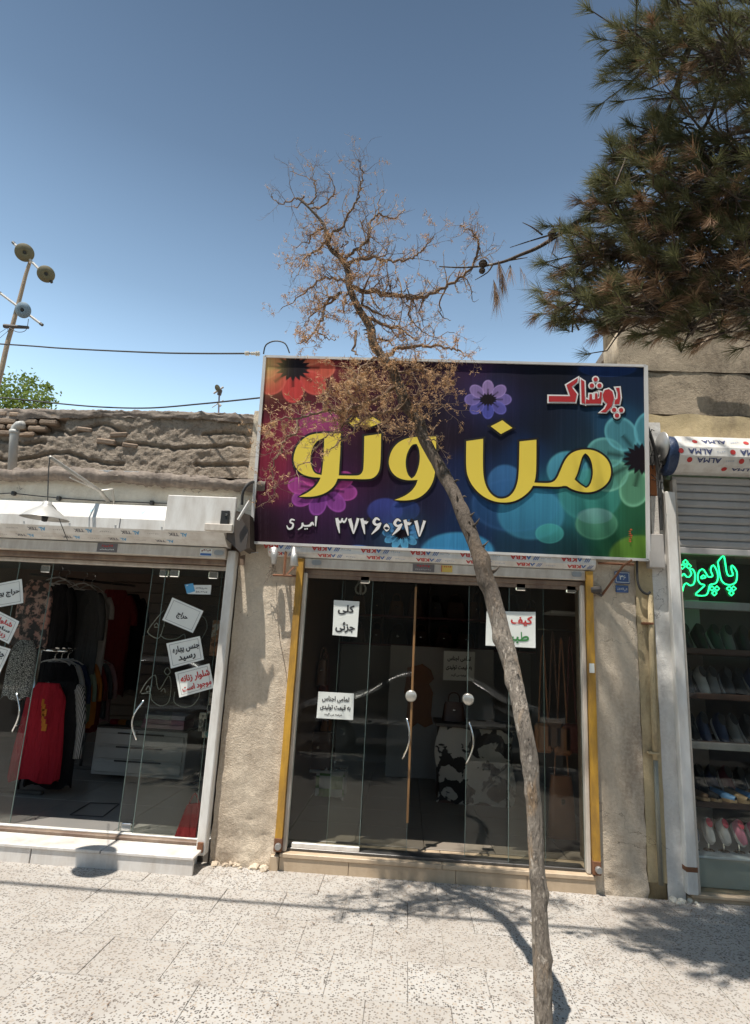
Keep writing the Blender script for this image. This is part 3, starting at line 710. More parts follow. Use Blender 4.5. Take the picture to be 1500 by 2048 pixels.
m = MB(); m.lathe([(.10, 0)]+[(.150+.008*math.sin(math.pi*k/14)+.006*(k % 2), .075*k/14) for k in range(15)]+[(.10, .075)], (2.035, -.05, 3.29), (1, 0, 0), 28); cr = m.build('coil_ring', pm('blue_wrapped_film', (.035, .06, .13), .3, var=.7, vs=60, bump=.6, bs=70), RS, True)
m = MB(); m.lathe([(0, .02), (.04, .02), (.045, .01), (.118, .008), (.12, 0), (.118, -.004), (0, -.004)], PY(1324, 893, -.1), (-1, -.08, 0), 28); m.build('end_disc', GRY, RS, True)
m = MB(); m.box(1.99, 2.06, -.06, .02, 3.22, 3.29, .01); m.build('axle', GRY, RS)
z = 3.135
while z > 2.58:
    m = MB(); z2 = z-.066
    extr(m, [(-.0, z2), (-.012, z2+.004), (-.022, z2+.02), (-.022, z2+.05), (-.012, z2+.062), (.0, z2+.0655), (.01, z2+.03)], 2.12, 7); m.build('shutter_slat', pm('grey_slat', (.40, .385, .37), .45, var=.06, dirt=.25), RS); z = z2
MB().box(2.12, 7, -.026, .012, z-.05, z-.002, .004).build('bottom_rail', pm('grey_slat', (.4, .4, .4)), RS)
MB().box(2.036, 2.112, -.07, .0, .055, 2.985, .006).build('guide_post', WHT, RS)
MB().box(2.113, 2.145, -.03, .03, .05, 3.1, .003).build('guide_channel', BEI, RS)
m = MB(); m.box(2.034, 2.115, -.073, -.0, .20, .235, .004); m.build('rusty_clamp', RUST, RS)

# ================================================================== GLASS DOORS
def handle(m, P, L, bow, flip=1):
    """bent twin-tube pull: S profile along Z"""
    pts = []
    for k in range(13):
        t = k/12-.5; pts.append(P+Vector((flip*bow*(math.cos(t*math.pi*1.15)-.3)+flip*.02*t, -.045-.02*math.cos(t*math.pi), L*t)))
    m.tube(pts, .0068, 8)
    for t in (2, 10): m.tube([pts[t], pts[t]+Vector((0, .06, 0))], .007, 6)
def pane(name, label, x0, x1, Y, z0, z1, par=None, cat='glass door', rail=None, hand=None, disc=None, patches=(), group=None):
    t = thing(name, label, cat, ((x0+x1)/2, Y, z0), group=group)
    MB().box(x0, x1, Y-.004, Y+.004, z0, z1).build('pane', GLS, t)
    for xe in (x0, x1): MB().box(xe-.0015, xe+.0015, Y-.0045, Y+.0045, z0, z1).build('glass_edge', GLE, t)
    if rail: MB().box(rail[0], rail[1], Y-.018, Y+.018, z0-.004, z0+.032, .004).build('bottom_rail', WHT if rail[2] else GRY, t)
    for (px, pz) in patches: MB().box(px-.04, px+.04, Y-.02, Y+.02, pz-.03, pz+.03, .006).build('patch_fitting', CHR, t)
    if hand:
        m = MB(); handle(m, Vector((hand[0], Y, hand[1])), hand[2], hand[3], hand[4]); m.build('handle', CHR, t, True)
    if disc:
        m = MB(); m.lathe([(0, .03), (.036, .03), (.045, .022), (.045, -.022), (.036, -.03), (0, -.03)], (disc[0], Y, disc[1]), (0, 1, 0), 20); m.build('lock_disc', pm('satin_steel', (.55, .52, .46), .3, .6), t, True)
    return t
pane('glass_panel', 'fixed left glass panel of bag shop front above white bottom rail', -.832, -.293, .05, .145, 2.195, rail=(-.8, -.29, True), cat='glass panel', patches=((-.36, 2.17),))
dl = pane('glass_door', 'left sliding glass door of bag shop with orange edge strip', -.545, .058, .10, .145, 2.19, hand=(.03, .96, .30, .03, 1), disc=(.052, 1.275))
MB().box(.05, .068, .088, .112, .35, 2.14, .003).build('edge_strip', WOODO, dl)
pane('glass_door', 'right sliding glass door of bag shop with cowhide counter behind it', .494, 1.09, .10, .145, 2.19, hand=(.515, .955, .31, .035, 1), disc=(.50, 1.275))
pane('glass_panel', 'fixed right glass panel of bag shop beside the right yellow post', .809, 1.362, .05, .145, 2.195, cat='glass panel', patches=((.9, 2.17), (1.3, 2.17)))
m = MB(); m.box(-.835, 1.365, .03, .045, 2.165, 2.194); tr = tag(m.build('door_head_track', BRN), 'brown head track the bag shop sliding doors hang from', 'door track')
pane('glass_panel', 'fixed right glass panel of clothing shop with white notices stuck on it', -2.03, -1.515, .045, .158, 2.19, cat='glass panel', patches=((-1.62, 2.15), (-1.95, 2.15)))
pane('glass_door', 'right sliding glass door of clothing shop with bent chrome pull handle', -2.155, -1.56, .075, .158, 2.19, hand=(-2.10, .98, .30, -.045, 1), patches=((-2.09, .19), (-2.05, 2.15)))
pane('glass_door', 'left sliding glass door of clothing shop with bent chrome pull handle', -3.60, -3.021, .075, .158, 2.19, hand=(-3.09, .98, .30, -.045, -1), patches=((-3.08, 2.14),))
pane('glass_panel', 'fixed left glass panel of clothing shop at the photo edge', -4.4, -3.30, .045, .158, 2.19, cat='glass panel')
pane('glass_panel', 'shoe shop display window glass behind the green neon sign', 2.146, 5, .02, .055, 2.56, cat='glass panel')

# ================================================================== SIGNBOARD
sB = [PY(505, 1090, -.07), PY(1297, 1115, -.07)]; sT = [PY(527, 709, -.21), PY(1290, 737, -.21)]
_c = (sB[0]+sB[1]+sT[0]+sT[1])/4
_rt = ((sB[1]-sB[0])+(sT[1]-sT[0])).normalized(); _up = ((sT[0]-sB[0])+(sT[1]-sB[1])); _up = (_up-_rt*_up.dot(_rt)).normalized(); _nm = _rt.cross(_up)  # towards camera
SG = thing('signboard', 'big dark floral shop signboard with yellow Persian lettering over bag shop', 'signboard', _c-_up*.8)
corn = [PP(x, y, _c, _nm) for x, y in ((505, 1090), (1297, 1115), (1290, 737), (527, 709))]
SW = ((corn[1]-corn[0]).dot(_rt)+(corn[2]-corn[3]).dot(_rt))/2; SH = ((corn[3]-corn[0]).dot(_up)+(corn[2]-corn[1]).dot(_up))/2
_s0 = sum(corn, Vector())/4
def SP(x, y, off=0.0):  # photo survey point -> point on the sign face
    return PP(x, y, _c, _nm)+_nm*off
def SL(a, b, off=0.0): return _s0+_rt*(a*SW/2)+_up*(b*SH/2)+_nm*off
# printed banner: the artwork is a colour per vertex, computed below
def art(X, Y):
    lin = lambda c: np.array(hx(*c))
    cps = [(540,800,(70,18,28)),(560,860,(140,38,60)),(560,950,(125,28,52)),(525,1060,(42,15,28)),(620,790,(52,14,26)),(700,730,(60,22,36)),(690,770,(70,22,36)),(640,715,(62,20,30)),(560,790,(60,16,26)),(530,770,(75,25,30)),(640,775,(58,16,30)),(760,760,(70,20,40)),(860,740,(54,20,38)),(700,900,(46,14,34)),(800,900,(40,15,34)),(600,1050,(48,18,42)),(650,1080,(40,20,48)),(750,1080,(25,24,54)),(850,1000,(32,28,60)),(870,860,(34,16,34)),(900,850,(32,18,38)),(960,730,(58,27,62)),(1000,760,(24,18,36)),(1100,730,(18,20,36)),(1200,740,(20,36,66)),(1280,760,(18,40,76)),(1000,860,(20,22,44)),(1080,850,(18,26,48)),(940,950,(24,38,82)),(930,1060,(18,40,80)),(1050,900,(20,46,90)),(1150,870,(18,36,64)),(1230,860,(26,75,115)),(1050,1095,(20,52,72)),(1130,1095,(16,56,60)),(1230,1080,(22,82,50)),(1275,1020,(20,72,50)),(1285,1100,(50,100,32)),(1200,1030,(32,112,92)),(1120,1010,(36,110,120))]
    W = np.zeros(X.shape); C = np.zeros(X.shape+(3,))
    for x, y, c in cps:
        w = 1/(((X-x)**2+(Y-y)**2)+500)**2.4; W += w; C += w[..., None]*lin(c)
    C /= W[..., None]
    def over(a, c):
        nonlocal C
        C = C*(1-a[..., None])+np.asarray(c)*a[..., None]
    def sm(a, b, t): u = np.clip((t-a)/(b-a), 0, 1); return u*u*(3-2*u)
    def bokeh(x, y, rx, ry, c, a=.6, rim=.25, soft=.14):
        d = np.sqrt(((X-x)/rx)**2+((Y-y)/ry)**2); e = 1-sm(1-soft, 1+soft*.5, d)
        shade = (.55+.45*sm(1.0, -1.0, (Y-y)/ry))
        over(e*a*shade, lin(c)); over(np.exp(-((d-.95)/.05)**2)*rim*.55*e, np.minimum(1, lin(c)*1.8+.05))
    def glow(x, y, rx, ry, c, a): d2 = ((X-x)/rx)**2+((Y-y)/ry)**2; over(np.exp(-d2)*a, lin(c))
    def flower(x, y, R, n, c_top, c_bot, a=.85, ry=.88, ph=0, core=.34, pw=.30, gl=.2):
        glow(x, y, R*1.25, R*1.0, c_bot, gl)
        for k in range(n):
            th = ph+2*math.pi*k/n; cx = x+math.cos(th)*R*.67; cy = y+math.sin(th)*R*.67*ry
            ux, uy = math.cos(th), math.sin(th)*ry; L = math.hypot(ux, uy); ux, uy = ux/L, uy/L
            p = ((X-cx)*ux+(Y-cy)*uy)/(R*.34); q = (-(X-cx)*uy+(Y-cy)*ux)/(R*pw); d = np.sqrt(p*p+q*q)
            e = 1-sm(.92, 1.04, d); t = (math.sin(th)+1)/2
            col = lin(c_top)*(1-t)+lin(c_bot)*t
            over(e*a, col*.95); over(e*np.exp(-((d-.93)/.10)**2)*.5, np.minimum(1, col*1.7+.03))
            over(e*.75*np.exp(-(q/.16)**2)*(p < -.1), col*.12)
        th = np.arctan2((Y-y)/ry, X-x); rr = np.hypot(X-x, (Y-y)/ry)/R
        star = core*(1+.42*np.abs(((th/(2*math.pi)*n*2) % 1)-.5)*2-.2)
        over(1-sm(star*.92, star*1.06, rr), lin((26, 14, 24)))
    glow(640, 850, 50, 32, (215, 80, 150), .4); glow(540, 735, 36, 34, (245, 190, 110), .7); glow(1060, 1000, 100, 60, (45, 120, 175), .45); glow(1190, 1000, 80, 60, (50, 150, 130), .35); glow(1270, 1000, 60, 90, (50, 120, 70), .5)
    bokeh(545, 930, 28, 42, (165, 35, 60), .5); bokeh(640, 850, 42, 32, (205, 85, 150), .65); bokeh(684, 745, 34, 24, (160, 52, 56), .4)
    flower(586, 736, 84, 8, (245, 130, 90), (235, 72, 66), .92, .74, .0, .36, .27); glow(534, 728, 26, 40, (246, 215, 130), .7)
    flower(645, 978, 70, 8, (205, 70, 150), (150, 66, 165), .88, .66, .2, .2, .25)
    flower(976, 799, 47, 8, (170, 140, 200), (88, 92, 190), .92, .74, .0, .34, .25)
    flower(803, 1068, 38, 10, (80, 140, 205), (85, 170, 215), .88, .74, .1, .36, .2)
    bokeh(1215, 738, 58, 16, (26, 70, 150), .6); bokeh(770, 1022, 36, 26, (70, 84, 176), .7); bokeh(810, 1020, 30, 22, (52, 84, 160), .5); bokeh(716, 1108, 34, 18, (66, 120, 200), .8, .5); bokeh(915, 1104, 74, 40, (62, 160, 215), .85, .4)
    bokeh(1010, 965, 36, 36, (72, 140, 205), .7); bokeh(1030, 1010, 90, 55, (50, 110, 175), .3); bokeh(1062, 1028, 68, 52, (70, 165, 200), .75); bokeh(1135, 940, 42, 38, (90, 185, 215), .85, .5); bokeh(1180, 990, 64, 54, (78, 180, 170), .65); bokeh(1193, 1048, 43, 32, (104, 180, 140), .75, .5); bokeh(1190, 1032, 36, 16, (150, 205, 215), .5, .1); bokeh(1099, 1067, 29, 20, (72, 180, 175), .85, .5); bokeh(1278, 1112, 60, 42, (118, 165, 50), .8)
    flower(1284, 918, 112, 8, (95, 180, 195), (120, 190, 150), .62, .80, .2, .30, .28, .06)
    rg = np.random.RandomState(5); n1 = rg.rand(4096); n2 = rg.rand(4096)
    xi = (X-500)*1.3; fl = lambda a, v: a[(np.floor(v).astype(int)) % 4096]*(1-(v % 1))+a[(np.floor(v).astype(int)+1) % 4096]*(v % 1)
    s = fl(n1, xi)*.5+fl(n2, xi*.31+50)*.5; long = fl(n1, Y*.012+np.floor(xi*.7)*37.7)
    C = C*(.80+.38*s[..., None])+(np.clip(s-.70, 0, 1)*np.clip(long-.25, 0, 1))[..., None]*np.array((.16, .14, .17))
    C = C*.95+C.mean(-1, keepdims=True)*.05
    return np.clip(C*.78, 0, 1)
NU, NV = 560, 276
us = np.linspace(-1, 1, NU+1); vs = np.linspace(-1, 1, NV+1)
bm_ = MB(); pts = []
for v in vs:
    for u in us:
        sag = .004*math.sin(u*9+v)*math.sin(v*3.1)+.003*math.sin(u*23+v*2)
        pts.append(SL(u*.994, v*.989, .0+sag*(1-u*u)*(1-v*v)))
PXY = np.array([proj(p) for p in pts]); colr = art(PXY[:, 0], PXY[:, 1])
w = NU+1; bm_.add(pts, [(j*w+i, j*w+i+1, (j+1)*w+i+1, (j+1)*w+i) for j in range(NV) for i in range(NU)])
g = G('printed_vinyl'); at_ = g.n('ShaderNodeVertexColor'); at_.layer_name = 'print'; g.col(at_.outputs[0]); g.set(.5, 0, .22); PRINT = g.mat
banner = bm_.build('banner', PRINT, SG, True)
ca = banner.data.color_attributes.new('print', 'FLOAT_COLOR', 'POINT'); ca.data.foreach_set('color', np.concatenate([colr, np.ones((len(colr), 1))], 1).astype(np.float32).ravel())
# frame and back
FR = pm('white_sign_frame', (.72, .70, .67), .4, var=.06, dirt=.25)
def bar(u0, v0, u1, v1, wd, name):
    a, b = SL(u0, v0), SL(u1, v1); d = (b-a).normalized(); s = _nm.cross(d)*wd/2; m = MB()
    f, k = _nm*.014, _nm*-.055
    m.hexa([a-s+k, b-s+k, b+s+k, a+s+k, a-s+f, b-s+f, b+s+f, a+s+f]); return m.build(name, FR, SG)
e = .012; bar(-1, -1, 1, -1, .02, 'frame_rail'); bar(-1, 1, 1, 1, .02, 'frame_rail'); bar(-1.0, -1.004, -1.0, 1.004, .026, 'frame_stile'); bar(1.0, -1.004, 1.0, 1.004, .03, 'frame_stile')
m = MB(); q = [SL(a, b, -.05) for a, b in ((-.99, -.99), (.99, -.99), (.99, .99), (-.99, .99))]; m.hexa(q+[p+_nm*.004 for p in q]); m.build('back_sheet', GRY, SG)
for u in (-.8, 0, .8):
    a = SL(u, .7, -.06); m = MB(); m.tube([a, Vector((a.x, .2, a.z))], .015, 6); m.build('stay_bar', RUST, SG)
E5 = lambda L: [(560+a/4.412, 800+b/4.412) for a, b in L]; F5 = lambda L: [(900+a/4.167, 820+b/4.167) for a, b in L]; C5 = lambda L: [(890+a/3.488, 690+b/3.488) for a, b in L]
glyphs = [
 [E5([(538,297),(532,480),(525,580),(520,668),(640,670),(700,668),(730,640),(740,590),(745,322),(893,300),(890,480),(884,590),(868,648),(830,688),(780,702),(620,698),(510,695),(490,745),(450,792),(380,835),(280,857),(170,855),(250,818),(310,770),(345,722),(360,687),(270,682),(190,655),(140,600),(120,540),(125,480),(150,410),(200,350),(260,312),(330,297),(440,296)]),
  E5([(392,345),(388,480),(380,580),(368,664),(310,652),(282,605),(268,530),(275,460),(300,400),(335,358)])],
 [E5([(597,192),(655,138),(700,172),(735,200),(805,142),(893,200),(790,248),(725,212),(655,243)])],
 [E5([(1378,325),(1377,480),(1370,640),(1345,740),(1290,820),(1210,875),(1110,890),(1010,884),(1090,855),(1160,808),(1200,752),(1215,707),(1120,712),(1040,690),(985,640),(958,570),(965,500),(1000,420),(1060,365),(1130,337),(1200,328),(1290,326)]),
  E5([(1205,390),(1228,430),(1236,520),(1222,600),(1192,675),(1160,695),(1125,660),(1107,580),(1112,500),(1140,430),(1172,392)])],
 [F5([(135,262),(275,242),(272,500),(285,600),(320,680),(370,728),(425,745),(490,728),(540,670),(565,590),(573,500),(578,265),(718,250),(717,500),(710,570),(700,607),(780,612),(850,608),(890,572),(920,500),(955,420),(1000,365),(1060,338),(1125,330),(1200,338),(1270,375),(1320,430),(1340,500),(1335,560),(1310,610),(1260,655),(1190,685),(1120,688),(1050,675),(1000,655),(965,630),(900,643),(800,638),(690,633),(660,680),(600,730),(530,765),(440,775),(350,760),(270,720),(200,655),(150,570),(132,480)]),
  F5([(1125,362),(1155,385),(1180,440),(1190,520),(1180,590),(1155,640),(1130,652),(1085,625),(1035,580),(1060,530),(1080,450),(1100,385)])],
 [F5([(338,138),(435,88),(518,152),(422,203)])]]
yl = pm('yellow_vinyl', (.90, .69, .09), .42, var=.03); bk = pm('black_vinyl', (.012, .010, .012), .45, var=.05)
for gph in glyphs:
    outer = smooth2(gph[0]); holes = [smooth2(h) for h in gph[1:]]
    o = MB(); o.poly([offset2(outer, 4.2)]+[offset2(h, -3.4) for h in holes], lambda x, y: SP(x, y, .0075)); ob = o.build('letter_outline', bk, SG)
    m = MB(); m.poly([outer]+holes, lambda x, y: SP(x, y, .010)); m.build('yellow_letter', yl, SG)
wv = pm('white_vinyl', (.86, .84, .82), .42, var=.03); rv = pm('red_vinyl', (.50, .035, .04), .42, var=.1)
word = [C5(q) for q in ([(722,358),(872,360),(845,282),(925,232),(920,262),(880,295),(918,345),(906,400),(722,398)], [(946,242),(970,258),(974,414),(950,406)], [(982,378),(1003,388),(1006,345),(1022,345),(1024,382),(1042,382),(1044,340),(1060,340),(1062,378),(1074,372),(1078,330),(1092,334),(1086,412),(978,412)],
        [(1104,390),(1097,350),(1112,318),(1140,310),(1165,328),(1176,370),(1160,430),(1120,472),(1078,472),(1112,448),(1130,412)], [(1184,386),(1200,376),(1202,335),(1188,302),(1214,300),(1222,370),(1212,415),(1178,416)])]
word += [[(890+a/3.488, 690+b/3.488) for a, b in circ(x, y, 15.5, 12)] for x, y in ((1048,243),(1022,286),(1075,286),(1177,455),(1226,457),(1197,494))]
for q in word:
    o = MB(); o.poly([offset2(offset2(q, 3.4), 1.4)], lambda x, y: SP(x+.6, y+1.2, .0050)); o.build('letter_shadow', bk, SG)
    o = MB(); o.poly([offset2(q, 2.9)], lambda x, y: SP(x, y, .0080)); o.build('letter_outline', wv, SG)
    o = MB(); o.poly([q], lambda x, y: SP(x, y, .0105)); o.build('red_letter', rv, SG)
dig = [([(502,1042),(512,1100),(526,1176)],[26,28,6]), ([(506,1050),(524,1076),(540,1074),(552,1044)],[14,20,18,12]), ([(548,1056),(562,1078),(576,1070),(590,1040)],[10,18,16,10]), ([(615,1048),(632,1110),(648,1182)],[30,28,6]), ([(690,1044),(672,1110),(650,1182)],[24,22,5]), ([(722,1046),(735,1110),(748,1184)],[28,28,6]), ([(730,1060),(758,1086),(786,1044)],[14,24,12]),
       ([(880,1062),(850,1046),(828,1078),(850,1102),(884,1090)],[10,22,26,20,12]), ([(890,1084),(862,1130),(808,1186)],[14,30,5]), ([(914,1130),(940,1106),(968,1132)],[2,30,2]), ([(914,1130),(942,1154),(968,1132)],[2,16,2]), ([(1066,1072),(1036,1056),(1012,1088),(1034,1112),(1068,1100)],[10,22,26,20,12]), ([(1076,1092),(1046,1138),(990,1194)],[14,30,5]),
       ([(1102,1058),(1116,1124),(1132,1198)],[28,28,6]), ([(1110,1072),(1138,1096),(1166,1056)],[14,24,12]), ([(1198,1066),(1214,1130),(1228,1206)],[30,28,6]), ([(1276,1066),(1256,1130),(1232,1206)],[24,22,5]),
       ([(322,1026),(318,1070),(316,1116)],[20,16,8]), ([(300,1108),(286,1086),(268,1106),(240,1112),(212,1110),(198,1085)],[8,22,22,14,14,16]), ([(200,1086),(194,1122),(160,1146)],[14,16,6]), ([(218,1138),(228,1140)],[12,12]), ([(236,1136),(246,1138)],[12,12]), ([(132,1062),(104,1056),(92,1078),(118,1096),(108,1130),(78,1138),(62,1108)],[10,16,16,16,18,16,6])]
for k, (P_, W_) in enumerate(dig):
    q = stroke2([(a.x, a.y) for a in cat3([(x, y, 0) for x, y in P_], 4)] if len(P_) > 2 else P_, list(np.interp(np.linspace(0, 1, (len(P_)-1)*4+1 if len(P_) > 2 else 2), np.linspace(0, 1, len(P_)), W_)))
    q = E5(q)
    o = MB(); o.poly([offset2(q, 1.6)], lambda x, y: SP(x, y, .0050)); o.build('letter_shadow', bk, SG)
    o = MB(); o.poly([q], lambda x, y: SP(x, y, .0072+.0002*k)); o.build('white_numeral' if k < 17 else 'white_letter', wv, SG)
m = MB(); M = frame_at(SP(1261, 1071, .006), _up, -_rt); scrib(m, .11, .035, M, 7); m.build('printer_mark', pm('orange_ink', (.55, .10, .03)), SG)
m = MB(); m.tube(cat3([SP(527, 708), SP(532, 690), SP(550, 682), SP(570, 687), SP(579, 706)]), .006, 6); m.build('cable_loop', CAB, SG)
# ================================================================== NOTICES ON THE GLASS
def notice(label, quad, Y, lines, border=True, curl=.004):
    """quad: TL,TR,BR,BL survey points; lines: (text, ink, x, y, w, h) in unit square from top-left"""
    P = [PY(x, y, Y) for x, y in quad]
    def at(u, v, off=0.0):
        p = P[0]*(1-u)*(1-v)+P[1]*u*(1-v)+P[2]*u*v+P[3]*(1-u)*v
        return p+Vector((0, -off-curl*(2*u-1)**4*(2*v-1)**2, 0))
    t = thing('notice', label, 'notice', tuple((P[2]+P[3])/2))
    m = MB(); n = 8; V = [at(i/n, 1-j/n, 0) for j in range(n+1) for i in range(n+1)]
    m.add(V, [(j*(n+1)+i, j*(n+1)+i+1, (j+1)*(n+1)+i+1, (j+1)*(n+1)+i) for j in range(n) for i in range(n)])
    m.add([v+Vector((0, .0012, 0)) for v in V], [(j*(n+1)+i, (j+1)*(n+1)+i, (j+1)*(n+1)+i+1, j*(n+1)+i+1) for j in range(n) for i in range(n)])
    m.build('sheet', PAPER, t)
    if border:
        m = MB(); a, b, w = .07, .08, .012
        for u0, v0, u1, v1 in ((a, b, 1-a, b+w), (a, 1-b-w, 1-a, 1-b), (a, b, a+w*.8, 1-b), (1-a-w*.8, b, 1-a, 1-b)):
            m.add([at(u0, v1, .0012), at(u1, v1, .0012), at(u1, v0, .0012), at(u0, v0, .0012)], [(0, 1, 2, 3)])
        m.build('border_line', GRYI, t)
    for tx, ink, cx, cy, w, h in lines:
        o = at(cx, cy, .0016+curl*.3); r = at(min(1, cx+.01), cy)-at(cx-.01, cy); u = at(cx, cy-.01)-at(cx, cy+.01)
        W = (at(1, .5)-at(0, .5)).length; H = (at(.5, 0)-at(.5, 1)).length
        m = MB(); text(m, tx, w*W, h*H, frame_at(o, r, u), .034); m.build('lettering', ink, t)
    return t
notice('white notice with two bold black words one above the other, bag shop left pane', [(668, 1200), (719, 1203), (714, 1274), (665, 1270)], .038, [(fa('کلی'), INK, .5, .26, .66, .28), (fa('جزئی'), INK, .5, .76, .78, .30)], False)
notice('white notice with three lines of black text low on bag shop left pane', [(637, 1383), (708, 1387), (706, 1440), (633, 1436)], .038, [(fa('تمامی اجناس'), INK, .5, .26, .76, .24), (fa('به قیمت تولیدی'), INK, .5, .58, .84, .24), (fa('عرضه می گردد'), INK, .45, .84, .5, .12)], False)
notice('white notice with red and green words behind the leaning trunk', [(973, 1222), (1071, 1224), (1071, 1296), (971, 1291)], .038, [(fa('کیف چرم'), REDI, .52, .29, .84, .34), (fa('طبیعی'), GRNI, .5, .74, .74, .34)], False)
notice('small notice with three dark lines on the bag shop back wall', [(888, 1302), (950, 1304), (948, 1362), (886, 1360)], 2.6, [(fa('تمامی اجناس'), INK, .5, .26, .76, .2), (fa('به قیمت تولیدی'), INK, .5, .56, .84, .2), (fa('عرضه می گردد'), INK, .5, .82, .5, .12)], False)
notice('tilted bordered notice with one black word, highest on the clothing shop right pane', [(345, 1195), (407, 1222), (386, 1266), (325, 1240)], .03, [(fa('حراج'), INK, .5, .55, .34, .32)])
notice('bordered notice with two black lines, between the other two on the right pane', [(333, 1287), (400, 1272), (408, 1319), (342, 1337)], .031, [(fa('جنس بهاره'), INK, .54, .36, .8, .34), (fa('رسید'), INK, .52, .74, .52, .26)])
notice('bordered notice with two red lines, lowest on the clothing shop right pane', [(350, 1345), (419, 1327), (428, 1376), (359, 1395)], .032, [(fa('شلوار زنانه'), REDI, .54, .36, .84, .34), (fa('موجود است'), REDI, .54, .74, .84, .30)])
notice('bordered white notice with black text, highest on the clothing shop left pane', [(-30, 1172), (44, 1158), (47, 1206), (-24, 1218)], .03, [(fa('حراج بهاره'), INK, .52, .5, .8, .32)])
notice('tilted white notice with red and black lines on the left pane', [(-26, 1210), (39, 1243), (18, 1288), (-46, 1256)], .031, [(fa('شلوار'), REDI, .62, .3, .5, .26), (fa('سایز'), INK, .66, .56, .44, .2), (fa('زنانه'), REDI, .62, .8, .4, .2)])
notice('tilted white notice with one black line, lowest on the left pane', [(-40, 1280), (22, 1298), (0, 1346), (-64, 1330)], .032, [(fa('جنس'), INK, .7, .35, .4, .3)])
m = MB(); nt = notice('small pale blue card with printed picture near the top of the right pane', [(373, 1170), (423, 1170), (421, 1189), (376, 1188)], .036, [], False)
P0 = PY(380, 1177, .034); m.prism([P0+Vector(v) for v in ((-.05, 0, .03), (.02, 0, .045), (.045, 0, -.02), (-.02, 0, -.045))], (0, .001, 0)); m.build('picture', CYI, nt)
m = MB(); scrib(m, .1, .02, frame_at(PY(403, 1177, .034), (1, 0, 0), (0, 0, 1)), 8); scrib(m, .1, .02, frame_at(PY(403, 1184, .034), (1, 0, 0), (0, 0, 1)), 7); m.build('lettering', GRYI, nt)
# unlit tube lettering hanging behind the right pane
un = thing('unlit_neon_sign', 'unlit cream tube lettering behind the notices of clothing shop', 'neon sign', tuple(PY(355, 1400, .1)))
A3 = lambda L: [PY(a/3, 1050+b/3, .11) for a, b in L]
TUBE = pm('cream_glass_tube', (.42, .40, .33), .3)
for L in ([(985,510),(940,560),(895,620),(890,650),(940,680),(965,660),(985,590)], [(960,660),(1000,685),(1060,682),(1105,655),(1112,690)], [(1190,540),(1230,560),(1242,620),(1205,690)], [(925,605),(940,588),(952,612),(925,612)], [(985,610),(990,560),(1030,540),(1040,600)],
          [(842,1005),(880,940),(930,900),(942,960),(960,985),(1010,905),(1027,960),(1012,1060),(960,1085),(910,1050),(902,1010),(850,1012)], [(1050,1000),(1045,1060),(1090,1090),(1150,1085),(1190,1040),(1198,1005)], [(985,880),(1003,855),(1022,880),(1003,900),(985,880)], [(875,990),(890,965),(900,995),(878,1000)], [(965,1000),(985,980),(992,1005)]):
    MB().tube(cat3(A3(L), 3), .0038, 5).build('tube', TUBE, un, True)
# ------------------------------------------------------------------ green neon sign
NEO = m_emit('green_neon', (.02, .95, .28), 2.4); NB = pm('neon_backing', (.02, .05, .03), .3)
ne = thing('neon_sign', 'glowing green neon outline lettering in the shoe shop window', 'neon sign', tuple(PY(1420, 1200, .12)))
A4 = lambda L: [PY(1180+a/4.6875, 840+b/4.6875, .12) for a, b in L]
dia = lambda x, y, s=23: [(x-s, y), (x, y-s), (x+s, y), (x, y+s), (x-s, y)]
for L, cl in (([(1198,1330),(1250,1272),(1268,1340),(1280,1420),(1300,1460),(1340,1452),(1325,1400),(1332,1362),(1375,1420),(1374,1500),(1350,1534),(1300,1545),(1250,1525),(1222,1470),(1198,1330)], 0),
    ([(1012,1500),(1012,1450),(1030,1410),(1060,1400),(1090,1440),(1110,1470),(1150,1462),(1130,1405),(1156,1360),(1195,1430),(1196,1500),(1170,1535),(1125,1545),(1108,1610),(1080,1645),(990,1638),(1040,1585),(1075,1548),(1035,1535),(1012,1500)], 0),
    ([(1040,1475),(1062,1455),(1084,1475),(1050,1486),(1040,1475)], 0), ([(760,1500),(790,1440),(812,1440),(832,1472),(860,1462),(880,1440),(905,1468),(932,1470),(950,1440),(938,1402),(966,1402),(985,1450),(976,1530),(940,1552),(905,1530),(880,1552),(862,1615),(825,1640),(770,1620),(755,1560)], 0)):
    MB().tube(cat3(A4(L), 3), .0055, 6).build('tube', NEO, ne, True)
for x, y in ((1305,1580),(1347,1580),(1326,1624),(1143,1578),(1190,1580),(1166,1624),(895,1332),(868,1374),(926,1370)):
    MB().tube(A4(dia(x, y)), .005, 6).build('dot_tube', NEO, ne)
m = MB(); a = PY(1345, 1098, .14); b = PY(1476, 1200, .14); m.box(a.x, b.x, .136, .139, b.z, a.z); m.build('backing_sheet', GLS, ne)
